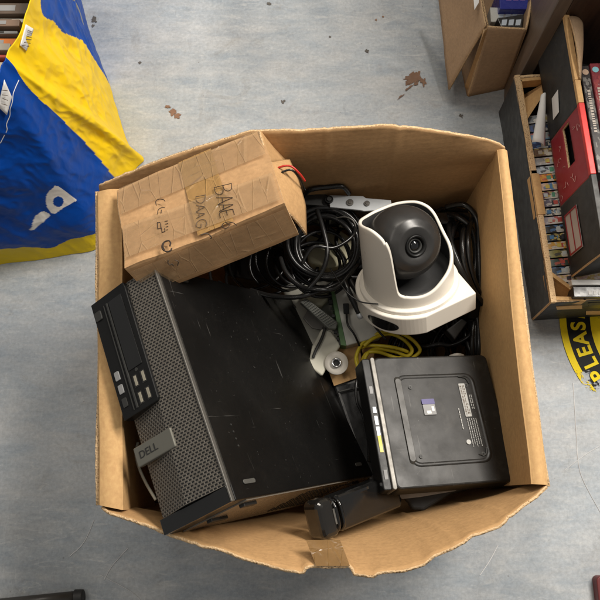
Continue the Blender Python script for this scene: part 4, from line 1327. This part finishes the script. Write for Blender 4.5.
# ------------------------------------------------------------------ carton with flap, top right
zc_ = .17
cc = thing('open_carton', 'brown open carton with a hanging side flap, holding boxed items, at the top right', 'box', P(500, 60, 0))
ca, cb_ = P(488, 26, zc_), P(526, 29, zc_)
cabk, cbbk = P(470, -60, zc_), P(545, -60, zc_)
ga, gb = P(468, 96, 0), P(505, 88, 0)
def quad_panel(name, q, mat, parent, th=.004, nx=14, ny=14, amp=.0012, edge=M['card_edge']):
    bm = BM()
    def fn(s, t):
        p = q[0].lerp(q[1], s).lerp(q[3].lerp(q[2], s), t); w = amp * noise.noise(p * 22)
        return p + V((w, w, w))
    grid(bm, fn, nx, ny)
    return obj(name, bm, mat, parent, solid=th, edge=edge, smooth=True, origin=(q[0] + q[2]) / 2)
gabk = V((ga.x - .045, ga.y + .36, 0)); gbbk = V((gb.x + .02, gb.y + .36, 0))
quad_panel('wall_panel', [ca, cb_, gb, ga], M['card_taupe'], cc)
quad_panel('wall_panel', [cabk, ca, ga, gabk], M['card_taupe'], cc)
quad_panel('wall_panel', [cb_, cbbk, gbbk, gb], M['card_taupe'], cc)
quad_panel('base_panel', [ga + V((0, 0, .004)), gb + V((0, 0, .004)), gbbk + V((0, 0, .004)), gabk + V((0, 0, .004))], M['card_taupe'], cc)
quad_panel('side_flap', [P(438, -12, .10), P(479, -12, zc_ + .01), P(486, 25, zc_ + .004), P(449, 90, .03)], M['card_taupe'], cc)
quad_panel('side_flap', [P(484, 30, zc_ - .004), P(487, 28, zc_ - .004), P(469, 90, .012), P(465, 86, .012)], M['card'], cc)
lbq = [P(472, -4, .178), P(479, -4, .178), P(478, 5, .178), P(474, 12, .178)]
quad_panel('paper_label', [q + V((0, 0, .006)) for q in lbq], M['paper'], cc, th=.0006, edge=None)
for nm, lb, px, z, h, col in (('blue_box', 'deep blue printed box in the carton at the top right', [(499, -14), (535, -14), (531, 9), (500, 9)], .15, .08, (.03, .04, .28)),
                              ('white_case', 'white glossy case in the carton, below the blue box', [(490, 7), (528, 8), (524, 20), (491, 22)], .135, .06, (.62, .62, .58)),
                              ('black_case', 'black and white printed case nearest the near wall of the top right carton', [(497, 18), (524, 14), (522, 28), (502, 29)], .145, .06, (.03, .03, .03))):
    t = thing(nm, lb, 'case', P(*px[0], z - h))
    bm = BM(); slab_bm(bm, px, z, h); obj('case', bm, plastic(nm + '_paint', col, .25, var=.1), t, bevel=.0015, origin=P(*px[0], z))
    c0x = sum(p[0] for p in px) / 4; c0y = sum(p[1] for p in px) / 4
    bm = BM()
    for k in range(3):
        slab_bm(bm, [(c0x - 9 + k * 7, c0y - 2.5), (c0x - 4 + k * 7, c0y - 3), (c0x - 5 + k * 7, c0y + 3), (c0x - 10 + k * 7, c0y + 3)], z + .0008, .001)
    obj('cover_print', bm, plastic(nm + '_print', (.55, .62, .7) if nm != 'blue_box' else (.25, .15, .45), .3), t, origin=P(*px[0], z))

# dark wooden cabinet behind
def wood_mat(name, a, b):
    m, nt, bs_ = newmat(name)
    v = coords(nt, (26, 26, 1.6))
    n = noise_n(nt, v, 3, 7, .6, 1.2)
    nt.links.new(ramp(nt, n, [(.3, a), (.7, b)]), bs_.inputs['Base Color'])
    bs_.inputs['Roughness'].default_value = .45
    bump(nt, bs_, n, .25, .001)
    return m
gc = P(504, 106, 0)
cab = thing('wooden_cabinet', 'dark brown wooden cabinet standing behind the black cartons', 'cabinet', gc)
rz = Matrix.Translation(gc) @ Matrix.Rotation(radians(-6), 4, 'Z')
bm = BM(); box(bm, 0.022, .9, 0, .5, .0, .85); obj('carcass', bm, wood_mat('dark_wood', (.022, .010, .006), (.060, .028, .015)), cab, m=rz, bevel=.002)
bm = BM(); box(bm, -.001, .0215, -.002, .5, .0, .852); obj('side_panel', bm, wood_mat('taupe_wood', (.10, .07, .05), (.16, .115, .085)), cab, m=rz, bevel=.002)

# ------------------------------------------------------------------ black cartons of discs, right
zA = .15
At, Ab = P(516, 77, zA), P(552, 301, zA)
Ag, Bg = P(500, 112, 0), P(533, 319, 0)
ea = (Ab - At).normalized(); exr = V((-ea.y, ea.x, 0)); 
if exr.x < 0: exr = -exr
M['carton_black'] = plastic('carton_print_black', (.020, .020, .019), .5, var=.3, dust=.10)
ct = thing('disc_carton', 'low black printed cardboard carton full of disc cases standing on the floor at the right', 'box', Bg)
Wd = .42
quad_panel('side_wall', [At, Ab, Bg, Ag], M['carton_black'], ct, th=.005, nx=30)
quad_panel('end_wall', [Ab, Ab + exr * Wd, Bg + exr * Wd, Bg], M['carton_black'], ct, th=.005)
quad_panel('end_wall', [At, At + exr * Wd, Ag + exr * Wd, Ag], M['carton_black'], ct, th=.005)
quad_panel('side_wall', [At + exr * Wd, Ab + exr * Wd, Bg + exr * Wd, Ag + exr * Wd], M['carton_black'], ct, th=.005)
quad_panel('base_panel', [Ag + V((0, 0, .004)), Bg + V((0, 0, .004)), Bg + exr * Wd + V((0, 0, .004)), Ag + exr * Wd + V((0, 0, .004))], M['card'], ct)
# corrugated top rims
def rimbar(pts, w, h, name='rim'):
    bm = BM()
    for a, b in zip(pts, pts[1:]):
        d = (b - a); L = d.length; m = frame_xy(a, d, V((0, 0, 1)).cross(d)); box(bm, -w * .3, L + w * .3, -w / 2, w / 2, -h, .0015, m=m)
    return obj(name, bm, M['card_edge'], ct, origin=pts[0])
rimbar([At + V((.002, 0, .001)), At.lerp(Ab, .45) + V((.004, 0, .001)), Ab + V((.002, 0, .001))], .009, .006)
bm = BM(); q0, q1 = At.lerp(Ab, .46), At.lerp(Ab, .64)
box(bm, 0, (q1 - q0).length, -.002, .012, -.02, .004, m=frame_xy(q0, q1 - q0, exr)); obj('handle_fold', bm, M['card_strip'], ct, bevel=.001, origin=q0)
for px, z0, mt, nm in (([(556, 306.5), (582, 305), (582, 308.5), (557, 309.5)], .128, 'card_strip', 'paper_edge'), ([(588, 303), (640, 300), (640, 309), (590, 310)], .124, 'black_matte', 'hand_hole'), ([(586, 311), (640, 310), (640, 314), (586, 314.5)], .112, 'card_strip', 'paper_edge')):
    bm = BM(); q = [P(u, v, z0) for u, v in px]
    # lie against the outside of the end wall
    nrm = (Ab - At).normalized()
    wq = []
    for p_, (u, v) in zip(q, px):
        d = RW @ V(((u - 300) / F, -(v - 300) / F, -1.0)); c_ = V((0, 0, H)); nn = (Bg + exr - Bg).cross(Ab - Bg).normalized(); t_ = (Ab - c_).dot(nn) / d.dot(nn); wq.append(c_ + d * t_ - d.normalized() * .016)
    vs = [bm.verts.new(p_) for p_ in wq]; bm.faces.new(vs)
    obj(nm, bm, M[mt], ct, solid=.001, origin=wq[0])
# folded corner gussets
def gusset(c, a, b, parent=ct, h=.07, mat=M['card_strip'], th=.006):
    """triangular fold: corner c and two ends a, b"""
    bm = BM()
    pts = [c, a, b]
    for p, q in ((a, b), (c, a), (c, b)):
        d = q - p; m = frame_xy(p, d, V((0, 0, 1)).cross(d)); box(bm, 0, d.length, -th / 2, th / 2, -h, 0, m=m)
    low = c + ((a + b) / 2 - c) * .25 - V((0, 0, .045))
    for p, q in ((a, b),):
        d = (q - p).normalized() * .003
        v = [bm.verts.new(x) for x in (p + d - V((0, 0, .002)), q - d - V((0, 0, .002)), low)]
        bm.faces.new(v)
    return obj('corner_gusset', bm, [mat], parent, origin=c)
gz = V((0, 0, .001))
gusset(P(520, 80, zA + .001), P(553, 77, zA + .001), P(526, 118, zA + .001), h=.022)
gusset(P(554, 298, zA + .001), P(549, 272, zA + .001), P(586, 299, zA + .001), h=.022)
# second black and red carton on top
zB0, zB1 = zA + .004, .277
bb = [P(546, 89, zB0), P(548, 152, zB0), P(560, 212, zB0), P(572, 276, zB0)]
# straight lower edge line and a wall leaning very slightly
b0, b1 = P(539, 60, zB0), P(572, 276, zB0)
def Bp(s, t):
    p = b0.lerp(b1, s); top = P(*[lerp(x, y, s) for x, y in zip(pix(V((b0.x, b0.y, zB1)))[:2], pix(V((b1.x, b1.y, zB1)))[:2])], zB1)
    return V((p.x, p.y, zB0)).lerp(V((p.x + .004, p.y, zB1)), t)
rb = thing('red_black_carton', 'black carton with red printed panel and hand slot, stacked on the low disc carton', 'box', b1)
M['carton_red'] = plastic('carton_print_red', (.30, .014, .022), .42, var=.15)
def Bwall(name, s0, s1, mat, t0=0, t1=1, off=0, cut=None):
    bm = BM()
    def fn(a, b):
        p = Bp(lerp(s0, s1, a), lerp(t0, t1, b)); return p + V((-off, 0, 0)) + V((noise.noise(p * 20) * .001, 0, 0))
    gg = grid(bm, fn, 40, 24)
    if cut:
        dl = []
        for f in bm.faces:
            c = f.calc_center_median(); 
            s = (c - Bp(0, .5)).dot((b1 - b0).normalized()) / (b1 - b0).length; t = (c.z - zB0) / (zB1 - zB0)
            if cut(s, t): dl.append(f)
        bmesh.ops.delete(bm, geom=dl, context='FACES')
    return obj(name, bm, mat, rb, solid=.004, edge=M['card_edge'], smooth=True, origin=b1)
slot = lambda s, t: (abs(s - .50) < .085 and abs(t - .52) < .11)
Bwall('side_wall', 0, .40, M['carton_black'])
Bwall('red_panel', .4005, .70, M['carton_red'], cut=slot)
Bwall('side_wall', .7005, 1, M['carton_black'])
exB = V((.985, .17, 0)).normalized()
c1 = Bp(1, 0); c1t = Bp(1, 1)
quad_panel('end_wall', [c1t, c1t + exB * .3, c1 + exB * .3, c1], M['carton_black'], rb)
c0_ = Bp(0, 0); c0t = Bp(0, 1)
quad_panel('end_wall', [c0t, c0t + exB * .3, c0_ + exB * .3, c0_], M['carton_black'], rb)
quad_panel('base_panel', [c0_, c1, c1 + exB * .3, c0_ + exB * .3], M['carton_black'], rb)
# top rim of the red carton
for s0, s1, mt in ((0, .30, 'card_strip'), (.30, .40, 'card_strip'), (.40, .70, 'carton_red2'), (.70, 1, 'carton_black')):
    if mt == 'carton_red2': mm_ = plastic('red_rim', (.60, .025, .02), .4)
    else: mm_ = M[mt]
    a, b = Bp(s0, 1), Bp(s1, 1); d = b - a
    bm = BM(); box(bm, .0002, d.length - .0002, -.0045, .0045, -.006, .002, m=frame_xy(a, d, V((0, 0, 1)).cross(d)))
    obj('rim', bm, mm_, rb, bevel=.001, origin=a)
# labels on its side
def Bdecal(name, corners, mat, off=.0035, parent=None):
    q = [Bp(s, t) + V((-off, 0, 0)) for s, t in corners]
    bm = BM(); vs = [bm.verts.new(p) for p in q]; bm.faces.new(vs)
    return obj(name, bm, mat, parent or rb, solid=.0005, origin=q[0])
Bdecal('white_label', [(.245, .28), (.335, .22), (.335, .42), (.245, .50)], M['paper'])
l2 = Bdecal('printed_label', [(.755, .12), (.93, .12), (.93, .50), (.755, .50)], plastic('label_pinkish', (.45, .40, .38), .5))
for t0, t1 in ((.12, .14), (.48, .50), (.29, .31)):
    Bdecal('label_line', [(.757, t0), (.928, t0), (.928, t1), (.757, t1)], M['carton_red'], .0045, l2)
for s0 in (.757, .922):
    Bdecal('label_line', [(s0, .121), (s0 + .006, .121), (s0 + .006, .499), (s0, .499)], M['carton_red'], .0048, l2)
# white scribble pattern on the red panel
rnd = random.Random(8)
bm = BM()
for k in range(16):
    s = rnd.uniform(.42, .68); t = rnd.uniform(.08, .9)
    if abs(s - .50) < .10 and abs(t - .52) < .16: continue
    pts = [Bp(s + rnd.uniform(-.012, .012), t + rnd.uniform(-.05, .05)) + V((-.0032, 0, 0)) for _ in range(4)]
    tube(bm, smoothpts(pts, 5), .0004, 5)
obj('printed_script', bm, plastic('pale_pink', (.62, .35, .33), .5), rb, origin=b1)
# dented grey lining at the far corner
bm = BM(); grid(bm, lambda s, t: Bp(.02 + .28 * s, 1) + exB * (.002 + .030 * t * (1 - s * .8)) + V((0, 0, .004 - .02 * t * t + .008 * sin(s * pi))), 12, 6)
obj('torn_lining', bm, M['card_taupe'], rb, solid=.004, edge=M['card_edge'], smooth=True, origin=Bp(0, 1))

# disc cases in the lower carton
def printed(name, col, seed, soft=1.0):
    m, nt, b = newmat(name)
    v = coords(nt, (1, 1, 1))
    vo = N(nt, 'ShaderNodeTexVoronoi', distance='CHEBYCHEV'); vo.inputs['Scale'].default_value = 150 + 13 * (seed % 4)
    nt.links.new(coords(nt, (.8, 1.3, 1)), vo.inputs['Vector'])
    sep = N(nt, 'ShaderNodeSeparateColor'); nt.links.new(vo.outputs['Color'], sep.inputs[0])
    a1 = ((.62, .60, .55), (.05, .05, .06), (.55, .12, .08), (.10, .22, .45), (.60, .48, .15))[seed % 5]
    c = mix(nt, ramp(nt, sep.outputs[0], [(.50, 0), (.53, .85 * soft)], 'CONSTANT'), c4(col)[:3], a1)
    c = mix(nt, ramp(nt, sep.outputs[1], [(.0, 0), ((.62, .78, .9)[seed % 3], .8 * soft)], 'CONSTANT'), c, (.70, .68, .62))
    n = noise_n(nt, v, 160, 5, .7)
    c = mix(nt, .6, c, ramp(nt, n, [(.3, .2), (.7, .8)]), 'OVERLAY')
    nt.links.new(c, b.inputs['Base Color']); b.inputs['Roughness'].default_value = .3
    return m
dcol = [('grey', (.20, .22, .24)), ('dark blue', (.06, .10, .25)), ('sky blue', (.25, .42, .62)), ('navy', (.03, .05, .14)), ('brown', (.22, .14, .09)), ('pale grey', (.45, .46, .46)),
        ('silver blue', (.45, .52, .58)), ('orange', (.70, .32, .04)), ('cream', (.68, .50, .38)), ('plum', (.18, .07, .10)), ('slate', (.16, .15, .20)), ('white', (.68, .66, .58)), ('white and violet', (.60, .56, .62)),
        ('black', (.03, .03, .03)), ('jet black', (.02, .02, .02)), ('amber', (.68, .36, .05)), ('olive', (.28, .25, .06)), ('dark green', (.05, .08, .06)), ('black and blue', (.03, .04, .06)), ('white and red', (.62, .45, .42))]
vtop, vbot = 116.0, 272.0
LEAN = math.atan2((At - Ag).lerp(Ab - Bg, .5).dot(exr), zA)
LEAN = -abs(LEAN) - .02 if (Matrix.Rotation(-.1, 3, ea) @ V((0, 0, -1))).dot(exr) > 0 else abs(LEAN) + .02
n = len(dcol)
edge_u = lambda v: lerp(525, 549, (v - 116) / 160.0)
rnd = random.Random(21)
spr = [(.72, .66, .55), (.55, .08, .06), (.08, .25, .50), (.70, .55, .10), (.04, .04, .05), (.55, .60, .62), (.10, .35, .22)]
words = ('first', 'second', 'third', 'fourth', 'fifth', 'sixth', 'seventh', 'eighth', 'ninth', 'tenth', 'eleventh', 'twelfth', 'thirteenth', 'fourteenth', 'fifteenth', 'sixteenth', 'seventeenth', 'eighteenth', 'nineteenth', 'twentieth')
ztop = zA - .012
for k, (nm, col) in enumerate(dcol):
    v0 = lerp(vtop, 284, k / n); v1 = lerp(vtop, 284, (k + 1) / n)
    a = P(edge_u(v0), v0, ztop); a2 = P(edge_u(v1), v1, ztop)
    dy = a - a2; wdt = dy.length
    m = frame_xy(a2 + V((.003, 0, 0)), exr, -ea); m.translation = a2 + V((.0005 + rnd.uniform(0, .002), 0, rnd.uniform(-.002, .002)))
    t = thing('disc_case', '%s disc case in the low black carton, %s from its far end' % (nm, words[k]), 'disc case', mat=m, group='disc cases in the low black carton')
    w = wdt - .0010
    m.translation += V((.002, 0, 0))
    m = Matrix.Translation(m.translation) @ Matrix.Rotation(LEAN, 4, ea) @ Matrix.Translation(-m.translation) @ m; MW[t.name] = m; t.matrix_world = m
    bm = BM(); box(bm, 0, .19, .0003, w, -.125, 0)
    obj('case', bm, plastic('case_' + nm.replace(' ', '_'), (.02, .02, .022) if k % 3 else (.10, .10, .11), .3), t, m=m, bevel=.0012)
    bm = BM(); box(bm, .0015, .188, .0008, w - .0006, -.0008, .0006)
    sp = obj('spine_insert', bm, printed('spine_' + nm.replace(' ', '_'), col, k), t, m=m)
    bm = BM(); x = .004
    x = rnd.uniform(.018, .026); box(bm, x, x + rnd.uniform(.004, .008), .0014 + w * .14, w * .80, .0006, .0009)
    obj('spine_print', bm, plastic('print_%d' % k, spr[rnd.randrange(7)], .4, var=.4), sp, m=m)
    bm = BM(); x = .006 + rnd.uniform(0, .02); box(bm, x, x + .007, .0014 + w * .2, w * .75, .0008, .0012); box(bm, x + .012, x + .0135, .0014 + w * .2, w * .7, .0008, .0012)
    obj('spine_print', bm, plastic('print2_%d' % k, spr[rnd.randrange(7)], .4, var=.2), sp, m=m)
# extra cases under the near gusset
for k, (v0, v1, nm, col) in enumerate(((279, 285, 'white topped', (.60, .60, .58)), (286, 297, 'black lettered', (.03, .03, .03)))):
    a = P(572 + k * 2, v0, zA + .012); b = P(572 + k * 2, v1, zA + .012)
    m = Matrix.Translation(b)
    t = thing('disc_case', '%s disc case lying crosswise by the near gusset of the black carton' % nm, 'disc case', mat=m, group='disc cases in the low black carton')
    bm = BM(); box(bm, 0, .15, 0, (a - b).y - .0008, -.07, 0); obj('case', bm, plastic('cross_case_%d' % k, col, .3), t, m=m, bevel=.001)
    if k: 
        bm = BM()
        for q in range(3): box(bm, .024 + q * .008, .029 + q * .008, .004, .011, 0, .0006)
        obj('spine_print', bm, M['paper'], t, m=m)
# folded paper slip
slp = [P(541, 95, .185), P(546, 94, .185), P(545, 146, .17), P(532, 142, .17)]
bm = BM(); grid(bm, lambda s, t: slp[0].lerp(slp[1], s).lerp(slp[3].lerp(slp[2], s), t) + V((0, 0, .006 * sin(pi * s))), 6, 10)
tagp(obj('paper_slip', bm, M['paper'], solid=.0005, smooth=True, origin=slp[3]), 'narrow white paper slip tucked against the red carton', 'paper')
# disc cases in the red carton
rcol = [('black', (.04, .035, .035)), ('dark red', (.22, .04, .05)), ('maroon', (.16, .035, .04)), ('brownish red', (.25, .08, .07)), ('dark brown', (.12, .06, .05)), ('charcoal', (.05, .05, .055)), ('tan', (.36, .27, .19)), ('grey', (.25, .25, .26))]
for k, (nm, col) in enumerate(rcol):
    x0 = .010 + k * .0155
    m = frame_xy(Bp(.26, 1) + exB * x0 + V((0, 0, -.010)), (b1 - b0), exB)
    # x along the carton, y across, z up
    xx = (b1 - b0).normalized(); yy = exB; zz = V((0, 0, 1)); yy = (yy - xx * yy.dot(xx)).normalized()
    m = frame(Bp(.22, 1) + exB * x0 + V((.004, 0, -.012 + .003 * (k % 2))), xx, yy, zz)
    t = thing('disc_case', '%s disc case standing in the red and black carton, %s from its red side' % (nm, words[k]), 'disc case', mat=m, group='disc cases in the red and black carton')
    bm = BM(); box(bm, 0, .19, 0, .0145, -.10, 0); obj('case', bm, plastic('rcase_%d' % k, col, .28, var=.2), t, m=m, bevel=.001)
    bm = BM(); prism(bm, circ(.0052, 18, .012, .0073), 0, .0006); obj('spine_badge', bm, plastic('rbadge_%d' % k, ((.5, .35, .25), (.25, .55, .62), (.45, .62, .58))[k % 3], .4), t, m=m)
    bm = BM(); box(bm, .022, .186, .0012, .0132, -.0003, .0005)
    sp_ = obj('spine_insert', bm, printed('rspine_%d' % k, col, 2 if k % 2 else 6, soft=.25), t, m=m)
    bm = BM(); x = .045
    while x < .12:
        ww = rnd.uniform(.0015, .004); box(bm, x, x + ww, .0048, .0095, .0004, .0008); x += ww + rnd.uniform(.0012, .0025)
    obj('spine_print', bm, plastic('rprint_%d' % k, (.50, .44, .38), .4), sp_, m=m)

# ------------------------------------------------------------------ small dark things at the bottom corners
ft = thing('furniture_foot', 'dark metal furniture foot with a black end cap at the bottom left', 'furniture foot', P(55, 600, 0))
bm = BM(); tube(bm, [P(-10, 606, .012), P(74, 597.5, .012)], .010, 16); obj('bar', bm, plastic('foot_brown', (.05, .045, .04), .4), ft, smooth=True, origin=P(55, 600, .01))
bm = BM(); tube(bm, smoothpts([P(75, 598, .012), P(79, 597.5, .012), P(83.5, 597, .012)], 4), lambda t: .0135 * (1 - .12 * t), 20); obj('end_cap', bm, M['black_matte'], ft, smooth=True, origin=P(80, 600, .01), bevel=.002)
bm = BM(); q = P(602, 606, .0)
prism(bm, rrect(-.012, .04, -.05, .048, .008), 0, .02, m=Matrix.Translation(q))
tagp(obj('red_book', bm, plastic('dark_red_cover', (.14, .02, .02), .5), bevel=.002, origin=q), 'corner of a dark red item on the floor at the bottom right', 'book')

# ------------------------------------------------------------------ lights
def area(name, loc, target, sx, sy, power, col):
    l = bpy.data.lights.new(name, 'AREA'); l.shape = 'RECTANGLE'; l.size = sx; l.size_y = sy; l.energy = power; l.color = col
    o = bpy.data.objects.new(name, l); COL.objects.link(o); o.location = loc
    o.rotation_euler = (V(target) - V(loc)).to_track_quat('-Z', 'Y').to_euler()
    return o
area('ceiling_light', (1.0, 1.05, 2.10), (.25, .4, 0), 1.2, .22, 61, (1.0, .935, .85))
area('ceiling_light', (-.35, 1.9, 2.4), (0, .7, 0), 1.2, .2, 15, (1.0, .92, .80))
area('ceiling_light', (-1.0, .35, 2.3), (.1, .35, .2), 1.2, .2, 5, (1.0, .92, .82))
w = bpy.data.worlds.new('World'); S.world = w; w.use_nodes = True
w.node_tree.nodes['Background'].inputs[0].default_value = (.92, .90, .86, 1)
w.node_tree.nodes['Background'].inputs[1].default_value = .21
S.view_settings.view_transform = 'Standard'
S.view_settings.look = 'None'
S.view_settings.exposure = 0.15
S.view_settings.gamma = 1
